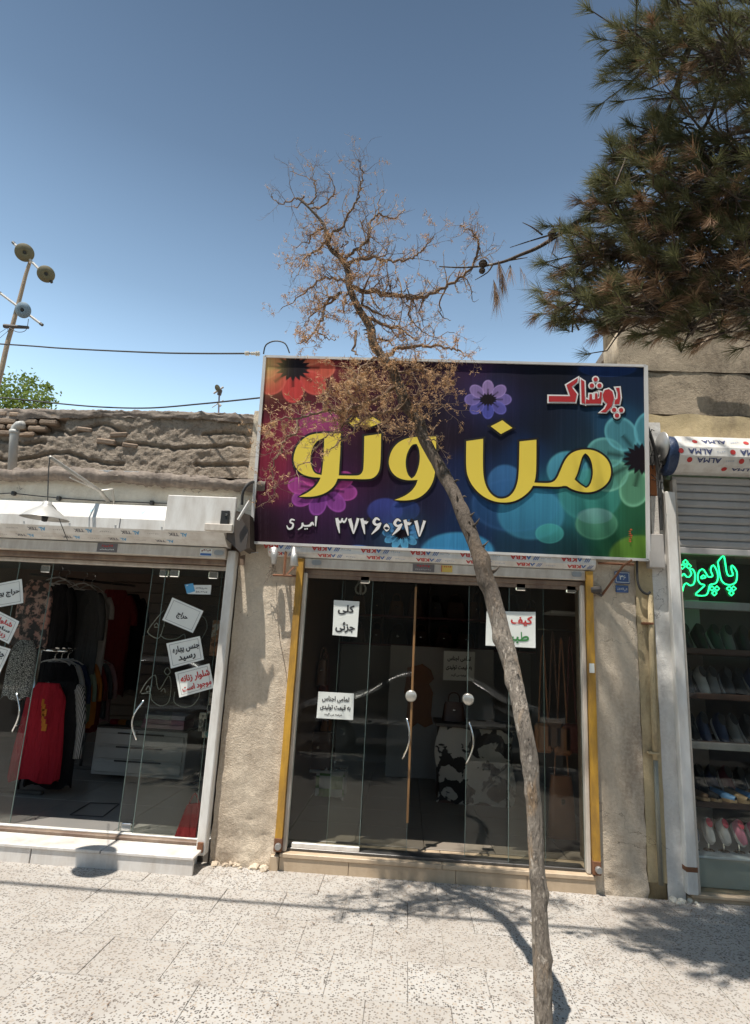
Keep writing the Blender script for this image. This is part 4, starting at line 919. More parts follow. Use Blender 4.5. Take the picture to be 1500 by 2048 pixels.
# ================================================================== FIXTURES ON THE FACADE
# lamp on arm
lm = thing('street_lamp', 'grey dish-shaded lamp hanging from a wall arm over clothing shop', 'lamp', (-2.1, -.05, 2.4))
tip = PY(100, 914, -.9); root = PY(217, 1003, -.06); mid = PY(200, 982, -.16)
MB().tube([root, mid, tip], [.016, .016, .013], 8).build('arm', pm('weathered_alu', (.5, .48, .44), .5, .4, dirt=.4), lm, True)
m = MB(); m.tube([PY(228, 1008, -.05), PY(225, 978, -.12), mid], .009, 6); m.tube([mid, PY(140, 955, -.5)], .006, 5); m.build('arm_brace', pm('weathered_alu', (.5, .48, .44)), lm)
m = MB(); hx0 = PY(92, 1040, -.9); hx0.z -= .0
Lp = PY(90, 1034, -.9)
m.lathe([(.0, .11), (.028, .11), (.034, .085), (.05, .07), (.08, .05), (.125, .018), (.155, -.008), (.158, -.012), (.15, -.008), (.12, .01), (.075, .04), (.02, .06)], Lp, (.03, -.05, 1), 32); m.build('shade', pm('grey_enamel', (.50, .49, .46), .4, .2, dirt=.3), lm, True)
MB().lathe([(0, -.035), (.018, -.03), (.022, 0), (.02, .06), (0, .06)], Lp, (.03, -.05, 1), 12).build('bulb_holder', BLK, lm, True)
m = MB(); m.tube(cat3([tip, PY(97, 945, -.9), Lp+Vector((0, 0, .11))]), .004, 5); m.tube(cat3([Lp+Vector((.02, 0, .1)), PY(113, 1020, -.88), PY(121, 1045, -.8), PY(135, 1080, -.3)]), .003, 5); m.build('flex', CAB, lm)
# cable clipped along the cream plaster
cp = thing('wall_cable', 'thin black cable clipped along the cream plaster above the left shutter', 'cable', (-2.8, -.06, 2.75))
MB().tube(cat3([PY(x, y, -.055) for x, y in ((-40, 990), (10, 987), (28, 987), (75, 992), (118, 996), (160, 999), (205, 1002), (305, 1006), (345, 1007))]), .005, 5).build('cable', CAB, cp)
for x, y in ((28, 987), (118, 997), (304, 1006)): MB().box(*(lambda p: (p.x-.016, p.x+.016, -.075, -.04, p.z-.018, p.z+.018))(PY(x, y, -.055)), .005).build('clip', BLK, cp)
# vent pipe
vp = thing('vent_pipe', 'grey plastic vent pipe with elbow in front of the mud wall', 'pipe', tuple(PY(27, 930, .12)))
a = PY(27, 936, .12); b = PY(29, 862, .12); m = MB(); m.tube([a-Vector((0, 0, .1)), b, b+Vector((.005, 0, .03)), b+Vector((.03, -.005, .055)), b+Vector((.075, -.01, .058))], .037, 14); m.build('pipe', pm('grey_pvc', (.52, .51, .48), .5, var=.08, dirt=.3), vp, True)
MB().tube([b+Vector((.0, 0, -.03)), b+Vector((0, 0, .005))], .042, 14).build('collar', pm('grey_pvc', (.52, .51, .48)), vp, True)
# brackets with twin horn lamps below the sign
bk1 = thing('lamp_bracket', 'rusty bracket with two foil-wrapped cones under the sign left corner', 'bracket', tuple(PY(572, 1150, -.08)))
m = MB(); m.tube([PY(572, 1098, -.05), PY(568, 1150, -.12)], .011, 4); m.tube([PY(546, 1150, -.12), PY(592, 1152, -.12)], .009, 4); m.tube([PY(572, 1150, -.12), PY(590, 1132, -.03)], .009, 4); m.tube([PY(570, 1150, -.12), PY(570, 1150, .0)], .009, 4); m.build('angle_iron', RUST, bk1)
FOIL = pm('foil', (.55, .54, .52), .35, .6, var=.3, vs=40, bump=.6, bs=90)
for (x, y0, y1, r0, r1) in ((548, 1096, 1128, .03, .02), (588, 1094, 1132, .012, .036)):
    a, b = PY(x, y0, -.11), PY(x, y1, -.12); MB().tube([a, a*.5+b*.5, b], [r0, (r0+r1)/2+.004, r1], 12).build('cone', FOIL, bk1, True)
rr = random.Random(2); m = MB()
for k in range(7):
    p = PY(546, 1130, -.1); pts = [p]
    for i in range(5): p = p+Vector((rr.uniform(-.035, .02), rr.uniform(-.015, .02), rr.uniform(-.045, .012))); pts.append(p)
    m.tube(cat3(pts, 2), .0022, 4)
m.tube(cat3([PY(553, 1165, -.03), PY(557, 1260, -.02), PY(570, 1330, -.02), PY(578, 1400, -.025)]), .0022, 4)
m.build('loose_wire', pm('old_wire', (.22, .17, .13), .7), bk1)
bk2 = thing('wall_bracket', 'dark rusty strut bracket holding the sign right corner', 'bracket', tuple(PY(1210, 1190, -.02)))
m = MB(); m.tube([PY(1196, 1126, -.06), PY(1268, 1129, -.12)], .010, 4); m.tube([PY(1204, 1190, -.02), PY(1246, 1132, -.16)], .010, 4); m.tube([PY(1246, 1132, -.16), PY(1264, 1120, -.2)], .009, 4); m.build('strut', RUST, bk2)
m = MB(); m.lathe([(0, .05), (.025, .05), (.03, 0), (.03, -.03), (0, -.03)], PY(1190, 1180, -.04), (1, -.3, .1), 10); m.tube([PY(1180, 1178, -.03), PY(1204, 1192, -.04)], .012, 6); m.build('pivot', DRK, bk2)
# house number
hn = thing('house_number_plate', 'blue enamel house number plate with white digits on the right pier', 'sign', tuple(PY(1245, 1186, -.02)))
BL = pm('blue_enamel', (.05, .11, .27), .35, var=.15, dirt=.25); 
m = MB(); X0, X1, Z0, Z1 = pbox(m, 1230, 1143, 1260, 1167, -.022, -.008, .004); m.build('upper_plate', BL, hn)
m = MB()
for a, b, c, d in ((X0+.006, X1-.006, Z1-.012, Z1-.008), (X0+.006, X1-.006, Z0+.008, Z0+.012), (X0+.006, X0+.010, Z0+.008, Z1-.008), (X1-.010, X1-.006, Z0+.008, Z1-.008)): m.box(a, b, -.0232, -.0222, c, d)
text(m, '۳۶', .05, .045, frame_at(Vector(((X0+X1)/2, -.024, (Z0+Z1)/2+.004)), (1, 0, 0), (0, 0, 1)), .03); m.build('white_print', PAPER, hn)
m = MB(); X0, X1, Z0, Z1 = pbox(m, 1232, 1171, 1257, 1185, -.02, -.008, .003); m.build('lower_plate', BL, hn); m = MB(); scrib(m, .08, .035, frame_at(Vector(((X0+X1)/2, -.0215, (Z0+Z1)/2-.005)), (1, 0, 0), (0, 0, 1)), 6); m.build('white_print', pm('faded_white', (.45, .46, .48)), hn)
# grey cable duct and rusty lath between sign and right shutter
cd = thing('cable_duct', 'grey steel cable duct beside the sign right edge', 'duct', tuple(PY(1315, 1130, -.05)))
m = MB(); pbox(m, 1299, 1068, 1329, 1135, -.09, .0, .004); m.build('junction_box', pm('grey_box_paint', (.42, .39, .36), .6, dirt=.35), cd)
m = MB(); pbox(m, 1302, 992, 1318, 1068, -.06, .0, .003); m.build('duct', pm('peeling_white', (.55, .50, .44), .8, var=.25, vs=25, bump=.7), cd)
m = MB(); pbox(m, 1300, 930, 1313, 992, -.05, .0, .003); m.build('orange_lath', pm('orange_rust', (.36, .13, .045), .8, var=.3, vs=14), cd)
m = MB(); m.tube(cat3([PY(1291, 845, -.12), PY(1304, 880, -.1), PY(1315, 925, -.07), PY(1320, 980, -.05), PY(1322, 1060, -.04)]), .014, 6); m.build('black_cable', CAB, cd)
rr = random.Random(9)
m = MB()
for k in range(6):
    p = PY(rr.uniform(1298, 1318), rr.uniform(860, 960), -.08); pts = [p]
    for i in range(5): p = p+Vector((rr.uniform(-.03, .04), rr.uniform(-.02, .02), rr.uniform(-.07, .02))); pts.append(p)
    m.tube(cat3(pts, 2), .003, 4)
m.build('loose_wire', CAB, cd)
# conduit pipe
cn = thing('conduit_pipe', 'cream painted conduit pipe running down the right pier to the ground', 'pipe', tuple(PY(1330, 1790, -.03)))
zp = lambda x, y: PY(x, y, -.035)
m = MB(); m.tube([zp(1300, 1190), zp(1303, 1300), zp(1307, 1420), zp(1311, 1520)], .019, 12); m.build('pipe', PLY, cn, True)
m = MB(); m.tube([zp(1311, 1520), zp(1315, 1620), zp(1322, 1770)], .017, 12); m.build('steel_pipe', pm('grey_green_pipe', (.28, .27, .22), .5, .3, var=.3, vs=9, dirt=.5), cn, True)
m = MB(); m.tube(cat3([PY(1274, 1120, -.05), PY(1275, 1160, -.05), PY(1282, 1180, -.05), PY(1294, 1188, -.045), PY(1300, 1184, -.035)]), .010, 8); m.build('flex_end', CAB, cn, True)
for x, y in ((1298, 1247), (1309, 1506)):
    p = zp(x, y); MB().box(p.x-.05, p.x+.03, -.06, -.004, p.z-.008, p.z+.008, .003).build('clamp', RUST if y < 1400 else PLY, cn)
# rusty broken tile patch at pier foot
sq = thing('rubble', 'broken mortar lumps at the foot of the left pier', 'rubble', (-1.12, -.03, 0))
rr = random.Random(4)
for k in range(16):
    x = rr.uniform(-1.36, -.94); s = rr.uniform(.012, .035); m = MB()
    m.lathe([(0, -.6*s), (.8*s, -.5*s), (s, 0), (.6*s, .55*s), (0, .7*s)], (x, rr.uniform(-.055, -.005), s*.3), (rr.uniform(-.5, .5), rr.uniform(-.5, .5), 1), 6); m.v = [tuple(Vector(v)+Vector((rr.uniform(-.3, .3), rr.uniform(-.3, .3), rr.uniform(-.2, .2)))*s) for v in m.v]; m.build('lump', PLA, sq)
for k in range(9):
    x = rr.uniform(1.9, 2.1); s = rr.uniform(.012, .035); m = MB()
    m.lathe([(0, -.6*s), (.8*s, -.5*s), (s, 0), (.6*s, .55*s), (0, .7*s)], (x, rr.uniform(-.1, -.02), s*.3), (rr.uniform(-.5, .5), rr.uniform(-.5, .5), 1), 6)
    if k == 0: sq2 = thing('rubble', 'broken plaster lumps at the foot of the white shutter post', 'rubble', (2.0, -.05, 0))
    m.build('lump', PLC, sq2)
# ================================================================== WIRES, MASTS
def wire(label, pts, r=.008, mat=CAB, sub=6): return tag(MB().tube(cat3(pts, sub), r, 5).build('overhead_wire', mat), label, 'wire')
t_ = SL(-1, 1); yy = t_.y
w1 = wire('upper black wire crossing the sky to the sign top left corner', [PY(x, y, Y) for x, y, Y in ((-400, 665, 1.6), (0, 688, .9), (130, 697, .7), (300, 705, .3), (400, 707, .05), (508, 707, yy))])
m = MB(); a = PY(508, 707, yy)
for dx, rr_ in ((-.03, .022), (.02, .016), (.06, .024)): m.lathe([(0, -.02), (rr_*.6, -.02), (rr_, -.008), (rr_*.6, 0), (rr_, .008), (rr_*.6, .02), (0, .02)], a+Vector((dx-.03, 0, 0)), (1, 0, .05), 10)
m.build('insulator', pm('white_porcelain', (.62, .58, .50), .3), w1)
wire('lower sagging black wire behind the sign left edge', [PY(x, y, Y) for x, y, Y in ((-400, 760, 1.2), (0, 795, .9), (105, 806, .8), (200, 814, .7), (300, 816, .6), (400, 808, .4), (470, 801, .2), (545, 793, .0))])
wire('thick overhead power cable high above the pavement', [(-30, -2.30, 6.9), (-12, -2.30, 6.42), (-3, -2.26, 6.3), (4, -2.26, 6.3), (12, -2.3, 6.4), (30, -2.3, 6.9)], .022)
am = thing('aerial_mast', 'leaning wooden aerial mast with three round plates at the left edge', 'aerial', tuple(PY(-12, 800, 2.5)))
Ym = 2.5
pp = [PY(x, y, Ym) for x, y in ((-22, 830), (0, 752), (14, 690), (24, 655), (36, 610), (45, 575), (52, 548), (60, 524))]
MB().tube(cat3(pp, 3), [.036-.014*k/21 for k in range(22)], 8).build('pole', WOOD, am, True)
def plate(x, y, r, tilt, mat):
    p = PY(x, y, Ym-.12); m = MB(); m.lathe([(0, .012), (.02, .012), (.03, .03), (r*.6, .02), (r*.97, 0), (r, -.005), (r*.97, -.008), (r*.5, .008), (0, .005)], p, tilt, 28); o = m.build('round_plate', mat, am, True)
    MB().lathe([(0, .03), (.022, .03), (.025, -.02), (0, -.02)], p, tilt, 10).build('hub', BLK, o); return p
OLV = pm('olive_plate', (.13, .11, .06), .7, var=.15); BLG = pm('blue_grey_plate', (.17, .23, .28), .6, var=.1)
plate(49, 505, .125, (.55, -.7, -.35), OLV); plate(92, 548, .115, (.55, -.7, -.35), OLV); plate(46, 620, .11, (.1, -.9, -.4), BLG)
BARM = pm('pale_bar', (.48, .45, .42), .6)
for (x0, y0, x1, y1) in ((28, 487, 101, 562), (0, 586, 82, 648)):
    a, b = PY(x0, y0, Ym-.05), PY(x1, y1, Ym-.05); o = MB().tube([a, b], .017, 8).build('cross_bar', BARM, am)
    d = (b-a).normalized()*.03
    MB().tube([a-d, a+d*.5], .021, 8).build('end_cap', BLK, o); MB().tube([b-d*.5, b+d], .021, 8).build('end_cap', BLK, o)
MB().tube([PY(8, 652, Ym-.05), PY(57, 655, Ym-.05)], [.03, .02], 6).build('crosspiece', DRK, am)
m = MB(); m.tube(cat3([PY(57, 638, Ym-.1), PY(52, 660, Ym-.1), PY(35, 664, Ym-.1), PY(18, 655, Ym-.1)]), .005, 4); m.tube(cat3([PY(15, 652, Ym), PY(17, 670, Ym), PY(20, 690, Ym)]), .005, 4); m.tube([PY(16, 655, Ym), PY(-5, 668, Ym)], .004, 4); m.tube([PY(16, 662, Ym), PY(-5, 680, Ym)], .004, 4); m.build('mast_wire', CAB, am)
ra = thing('roof_aerial', 'small grey aerial on a thin rod above the mud parapet', 'aerial', tuple(PY(437, 835, 3.0)))
Yr = 3.0; m = MB(); m.tube([PY(436, 860, Yr), PY(438, 800, Yr), PY(439, 785, Yr)], .012, 6); m.build('rod', pm('purple_grey_rod', (.22, .20, .23), .6), ra)
MB().tube([PY(427, 787, Yr), PY(447, 774, Yr)], .014, 6).build('boom', BARM, ra); MB().lathe([(0, .01), (.05, 0), (0, -.01)], PY(435, 776, Yr-.05), (.8, -.5, 0), 12).build('dish', OLV, ra); MB().tube([PY(438, 790, Yr), PY(441, 780, Yr)], .03, 6).build('clamp', DRK, ra)
m = MB(); m.tube([PY(424, 815, Yr), PY(447, 800, Yr)], .007, 5); m.tube([PY(436, 805, Yr), PY(441, 812, Yr)], .02, 6); m.build('cross_arm', BARM, ra)
# ================================================================== DEAD LEANING TREE
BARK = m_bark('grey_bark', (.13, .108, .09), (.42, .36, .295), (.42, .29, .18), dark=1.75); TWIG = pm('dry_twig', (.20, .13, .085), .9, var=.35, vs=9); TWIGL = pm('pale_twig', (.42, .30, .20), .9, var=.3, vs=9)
DRYL = m_leaf('dry_foliage', (.46, .26, .125), (.66, .44, .25), .15, 9)
DT = thing('dead_tree', 'dead leaning tree with bare grey trunk and dry brown twigs before the sign', 'tree', tuple(PZ(1088, 2060)))
TR = [(1088,2062,38),(1084,1980,37),(1083,1900,36),(1078,1800,34),(1075,1750,33),(1071,1680,33),(1066,1600,32),(1062,1530,33),(1048,1455,33),(1035,1390,33),(1022,1330,34),(1008,1280,37),(998,1240,36),(984,1190,34),(972,1160,34),(962,1125,32),(946,1080,29),(926,1030,28),(905,980,27),(876,930,26),(851,880,25),(832,840,24),(815,810,23),(798,770,21),(776,730,19),(752,690,18),(737,655,17),(716,612,15),(700,572,14),(690,540,13),(680,515,10),(666,499,9),(656,472,8),(644,450,7),(629,432,6),(613,410,5),(598,395,3)]
_ty = [(540,-1.05),(700,-1.12),(843,-1.18),(940,-1.25),(1033,-1.5),(1130,-1.62),(1300,-1.72),(1450,-1.85),(2100,-1.85)]
def treeY(y): return float(np.interp(y, [a for a, _ in _ty], [b for _, b in _ty]))
pts = []; rads = []
for x, y, w_ in TR:
    Y = treeY(y); k_ = (y < 1110)*5.0; p = PY(x+k_*math.sin(y*.061), y, Y); pts.append(p); rads.append(.93*w_/2*(p-CC).dot(CF)/FPX)
pts[0].z = min(pts[0].z, -.01)
cp_ = cat3(pts, 5); cr_ = list(np.interp(np.linspace(0, len(rads)-1, len(cp_)), range(len(rads)), rads))
rk = random.Random(77); knots = []
for _ in range(16):
    i_ = rk.randint(6, 110); a_ = rk.uniform(math.pi*.9, math.pi*2.1); knots.append(cp_[i_]+Vector((math.cos(a_), math.sin(a_), 0))*cr_[i_])
m = MB(); n = 22; ta = Vector((1, 0, 0)); V = []
for i, p in enumerate(cp_):
    t = (cp_[min(i+1, len(cp_)-1)]-cp_[max(i-1, 0)]).normalized(); ta = (ta-t*ta.dot(t)).normalized(); tb = t.cross(ta)
    for k in range(n):
        th = 2*math.pi*k/n; d = ta*math.cos(th)+tb*math.sin(th)
        q = p*6; rr_ = cr_[i]*(1+.17*noise.noise(q+d*1.2)+.09*noise.noise(Vector((d.x*4, d.y*4, p.z*9)))+.06*noise.noise(q*5+d*3))+sum(.32*cr_[i]*math.exp(-((p+d*cr_[i]-kn).length/.035)**2) for kn in knots)
        V.append(p+d*rr_)
m.add(V, [(i*n+k, i*n+(k+1) % n, (i+1)*n+(k+1) % n, (i+1)*n+k) for i in range(len(cp_)-1) for k in range(n)]+[tuple(range(n-1, -1, -1)), tuple(range((len(cp_)-1)*n, len(cp_)*n))])
rt_ = random.Random(12)
for i in range(8, len(cp_)-20):      # snags and branch stubs
    if i > 70 and rt_.random() < .9 or rt_.random() < .06:
        a = rt_.uniform(0, 6.28); d = Vector((math.cos(a), math.sin(a)*.8-.3, rt_.uniform(-.1, .9))).normalized(); L = rt_.uniform(.015, .05)*(1.2 if i > 70 else .6)
        b = cp_[i]+d*cr_[i]*.7; m.tube([b, b+d*L*.6+Vector((0, 0, .005)), b+d*L+Vector((0, 0, rt_.uniform(-.01, .02)))], [.010, .006, .002], 5)
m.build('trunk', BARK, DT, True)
C7 = lambda L: [(500+a/3.26, 300+b/3.26) for a, b in L]; C4 = lambda L: [(490+a/3.659, 680+b/3.659) for a, b in L]
BR = [(C7(L), r, dy, tu) for L, r, dy, tu in (
 ([(510,560),(590,510),(640,430),(690,340),(720,250),(735,160),(720,110),(705,60)], 6, -.25, .15), ([(620,690),(700,650),(770,580),(775,490),(830,420),(880,430),(950,440),(1010,390)], 7, .2, .4), ([(830,420),(850,330),(870,270)], 3, .1, .4),
 ([(640,735),(720,710),(820,710),(900,725),(1000,720),(1080,690),(1140,630),(1200,560)], 8, -.3, .5), ([(820,710),(900,660),(905,580)], 3, -.1, .3), ([(660,900),(780,920),(900,940),(1000,960),(1070,970),(1180,935),(1290,885),(1390,820),(1460,740),(1490,650),(1470,560),(1440,530),(1370,490)], 10, -.35, .35),
 ([(340,330),(400,350),(430,280),(415,200),(360,180),(260,140)], 4, .15, .1), ([(400,380),(470,370),(530,310),(550,260),(530,190),(480,155)], 4, -.2, .1), ([(415,200),(405,130),(400,90)], 2, .05, .1), ([(350,310),(290,320),(210,350),(150,320),(140,290)], 4, .1, .1), ([(350,330),(300,380),(230,365)], 3, .1, .15),
 ([(515,590),(450,640),(370,690),(340,750),(300,820)], 6, -.25, .4), ([(480,510),(420,540),(380,600),(290,640)], 5, .2, .3), ([(640,860),(560,840),(470,840),(400,890),(330,950),(200,1040)], 6, .25, .7), ([(560,970),(450,1030),(390,1090),(350,1150)], 5, .1, .7),
 ([(600,930),(510,980),(470,1080),(430,1170),(370,1240),(310,1260)], 7, -.25, .8), ([(430,1170),(500,1230),(560,1240)], 4, -.1, .8), ([(720,1010),(820,1060),(900,1090),(980,1110)], 6, .25, .8), ([(760,1090),(880,1140),(980,1165),(1060,1220),(1085,1240)], 8, -.2, .8), ([(870,1350),(970,1290),(1080,1275),(1200,1280),(1310,1290),(1360,1310),(1400,1350)], 9, -.3, .7),
 ([(640,930),(615,1000),(610,1050)], 6, -.1, .6), ([(1060,975),(1040,1060),(1060,1120),(1120,1170),(1200,1220),(1330,1190)], 4, .1, .4), ([(1290,890),(1240,980),(1250,1080),(1310,1110)], 4, .1, .6), ([(1150,945),(1110,1040),(1130,1150)], 4, .1, .5), ([(840,1230),(950,1270)], 6, .1, .8), ([(690,1180),(680,1300),(700,1340)], 7, -.15, 1), ([(620,780),(640,840),(690,800),(670,770)], 4, -.05, .8), ([(730,1010),(740,900),(800,830),(900,830)], 5, -.1, .8), ([(690,640),(760,700),(820,650),(800,610)], 3, .05, .3), ([(590,640),(640,600),(620,590)], 3, 0, .3))]
BR += [(C4(L), r, dy, tu) for L, r, dy, tu in (
 ([(1050,150),(900,220),(800,280),(700,330),(620,380),(560,450)], 6, -.3, 1), ([(1110,330),(980,420),(840,480),(720,520),(600,520),(480,545),(380,575),(240,575),(150,640)], 9, -.35, 1), ([(840,480),(800,560),(700,640),(640,690)], 7, -.15, 1), ([(480,450),(400,470),(290,500)], 3, -.05, .6), ([(380,580),(380,680),(290,720),(260,820),(200,930),(215,1050),(225,1100),(180,1170)], 5, -.1, .45),
 ([(1160,470),(1060,520),(930,540),(860,590),(730,710),(620,820)], 8, -.25, .9), ([(1190,480),(1330,470),(1440,480),(1490,480)], 4, -.2, .5), ([(1250,650),(1150,640),(1080,620),(1030,590)], 6, -.1, .9), ([(1180,440),(1250,400),(1340,350),(1430,310)], 5, -.3, .9), ([(1100,250),(1200,220),(1320,220),(1410,260),(1490,330)], 6, -.25, 1), ([(640,690),(560,740),(480,870),(400,930),(340,1040),(290,1050)], 3, .02, .25), ([(1060,180),(1160,170),(1280,190)], 5, -.3, 1),
 ([(1000,120),(900,160),(820,260),(860,350)], 6, -.35, 1), ([(560,450),(620,520),(700,500)], 4, -.1, 1), ([(1300,700),(1380,740),(1440,735)], 4, -.1, .1), ([(800,280),(760,360),(780,450),(740,560)], 6, -.2, 1), ([(230,575),(160,700),(130,720)], 3, -.05, .5))]
tw, twp, lf = MB(), MB(), MB()
def lw(px, p): return px/2*(p-CC).dot(CF)/FPX
def tuft(p, d, s, k=7):
    for _ in range(k):
        u = (d*rt_.uniform(.2, 1)+Vector((rt_.gauss(0, .6), rt_.gauss(0, .6), rt_.gauss(-.1, .6)))).normalized(); L = s*rt_.uniform(.5, 1.3); q = p+Vector((rt_.gauss(0, s*.3), rt_.gauss(0, s*.3), rt_.gauss(0, s*.3)))
        w_ = u.orthogonal().normalized()*.0028
        lf.add([q-w_, q+w_, q+u*L], [(0, 1, 2)])
def twig(p, d, L, r, depth, tu, m_):
    pts = [p]; seg = 5 if depth else 4; bend = Vector((rt_.gauss(0, .35), rt_.gauss(0, .35), rt_.gauss(.12, .35)))
    for i in range(seg):
        d = (d+bend*.55+Vector((rt_.gauss(0, .2), rt_.gauss(0, .2), rt_.gauss(0, .2)))).normalized(); p = p+d*L/seg; pts.append(p)
        if depth and rt_.random() < .75: twig(p, (d+Vector((rt_.gauss(0, .9), rt_.gauss(0, .9), rt_.gauss(0, .8)))).normalized(), L*rt_.uniform(.25, .6), r*.6, depth-1, tu, m_)
        if rt_.random() < tu*.16: tuft(p, d, .020, 5)
    m_.tube(pts, [r*(1-.75*i/seg) for i in range(seg+1)], 4 if r > .003 else 3, False)
    if rt_.random() < tu*.40: tuft(p, d, .024, 6)
limbs = []
for L, r, dy, tu in BR:
    k = len(L); y0 = treeY(L[0][1]); P3 = [PY(x, y, y0+dy*(i/(k-1))**1.2+.0) for i, (x, y) in enumerate(L)]
    low = L[0][1] > 640; tu *= .85 if low else .75
    P = cat3(P3, 5); P = [p+Vector((rt_.gauss(0, .006), rt_.gauss(0, .008), rt_.gauss(0, .006))) if 0 < i < len(P)-1 else p for i, p in enumerate(P)]
    R_ = [max(.0022, lw(r, p)*(1-.78*i/(len(P)-1))) for i, p in enumerate(P)]
    mm = MB(); mm.tube(P, R_, 7); limbs.append(mm)
    for i in range(3, len(P)):
        f = i/len(P)
        for _ in range(2 if r > 4 else 1):
            if rt_.random() < (.36 if low else .46):
                t = (P[i]-P[i-1]).normalized(); d = (t*.5+Vector((rt_.gauss(0, .7), rt_.gauss(0, .7), rt_.gauss(0, .7)))).normalized()
                twig(P[i], d, rt_.uniform(.07, .26)*(1-.3*f), max(.0016, R_[i]*.45), 2 if rt_.random() < .45 else 1, tu, tw if rt_.random() < (.3 if low else .6) else twp)
        if rt_.random() < tu*.3: tuft(P[i], Vector((0, 0, -.3)), .028, 9)
for i in range(100, len(cp_)-8):       # scruffy growth on the upper trunk
    for _ in range(3):
        if rt_.random() < .6:
            d = Vector((rt_.gauss(0, 1), rt_.gauss(-.2, .9), rt_.gauss(.1, .6))).normalized(); twig(cp_[i]+d*cr_[i]*.8, d, rt_.uniform(.05, .16), .0028, 1, .9 if i < 165 else .4, twp)
    if i < 150 and rt_.random() < .45: tuft(cp_[i]+Vector((rt_.gauss(0, .02), -cr_[i], 0)), Vector((0, -.4, -.2)), .03, 9)
for mm in limbs: mm.build('branch', TWIG, DT, True)
tag(tw.build('twigs', TWIG, DT), kind='stuff'); tag(twp.build('pale_twigs', TWIGL, DT), kind='stuff'); tag(lf.build('dry_needles', DRYL, DT), kind='stuff')
# ================================================================== PINE
PBARK = m_bark('pine_bark', (.085, .065, .05), (.17, .135, .11), (.12, .08, .06), 10)
GREEN = m_leaf('pine_needles', (.045, .060, .022), (.23, .215, .10), .32, 5); BROWN = m_leaf('dead_pine_needles', (.18, .10, .055), (.38, .245, .145), .2, 5)
PT = thing('pine_tree', 'large dark pine tree reaching in over the pavement from the upper right', 'tree', (4.1, -2.0, 0))
rp = random.Random(31)
trunk = [Vector((4.1, -2.0, -.05)), Vector((4.05, -1.97, 1.5)), Vector((3.9, -1.92, 3)), Vector((3.8, -1.9, 4.5)), Vector((3.85, -1.9, 6)), Vector((3.8, -1.9, 7.5)), Vector((3.75, -1.9, 9))]
MB().tube(cat3(trunk, 4), [.22-.17*k/24 for k in range(25)], 14).build('trunk', PBARK, PT, True)
gn, bn, pl = MB(), MB(), MB()
def needles(p, d, s, brown, k):
    M_ = bn if brown else gn; d = d.normalized(); a = d.orthogonal().normalized(); b = d.cross(a)
    for _ in range(k):
        th = rp.uniform(0, 6.283); sp = rp.uniform(.15, 1.15) if not brown else rp.uniform(.1, .8); t = rp.uniform(-.35, .1)
        u = (d+(a*math.cos(th)+b*math.sin(th))*sp+Vector((0, 0, -.9 if brown else -.12))).normalized(); L = s*rp.uniform(.7, 1.15); q = p+d*t*s
        w_ = u.cross(Vector((rp.gauss(0, 1), rp.gauss(0, 1), rp.gauss(0, 1)))).normalized()*.0010
        md = q+u*L*.55+Vector((0, 0, -.004)); e = q+u*L+Vector((0, 0, -.012))
        M_.add([q-w_, q+w_, md+w_, md-w_, e], [(0, 1, 2, 3), (3, 2, 4)])
def spray(c, out, rx, n, brown):
    """clump: short curved shoots radiating from an inner point, each carrying needle tufts at its end"""
    base = c-out*rx*.9
    for _ in range(n):
        e = c+Vector((rp.gauss(0, rx*.36), rp.gauss(0, rx*.5), rp.gauss(0, rx*.30)))
        mid = base*.4+e*.6+Vector((rp.gauss(0, .03), rp.gauss(0, .03), rp.uniform(-.09, 0)))
        pl.tube([base+Vector((rp.gauss(0, .05), rp.gauss(0, .05), rp.gauss(0, .05))), mid, e], [.007, .005, .003], 4, False)
        d = (e-mid).normalized()+Vector((0, 0, .25))
        isb = rp.random() < brown*.9
        needles(e, d, rp.uniform(.095, .125), isb, rp.randint(54, 72))
        for t in (.35, .6, .8):
            if rp.random() < .5: needles(mid*(1-t)+e*t, d, rp.uniform(.08, .11), rp.random() < brown*.8+.06, 24)
def along(p, q, r0, r1, sag=.08):
    mid = p*.5+q*.5+Vector((rp.gauss(0, .08), rp.gauss(0, .08), -sag+rp.gauss(0, .04)))
    P = cat3([p, p*.7+mid*.3+Vector((0, 0, sag*.3)), mid, q], 4); pl.tube(P, [r0+(r1-r0)*i/(len(P)-1) for i in range(len(P))], 7, False); return P
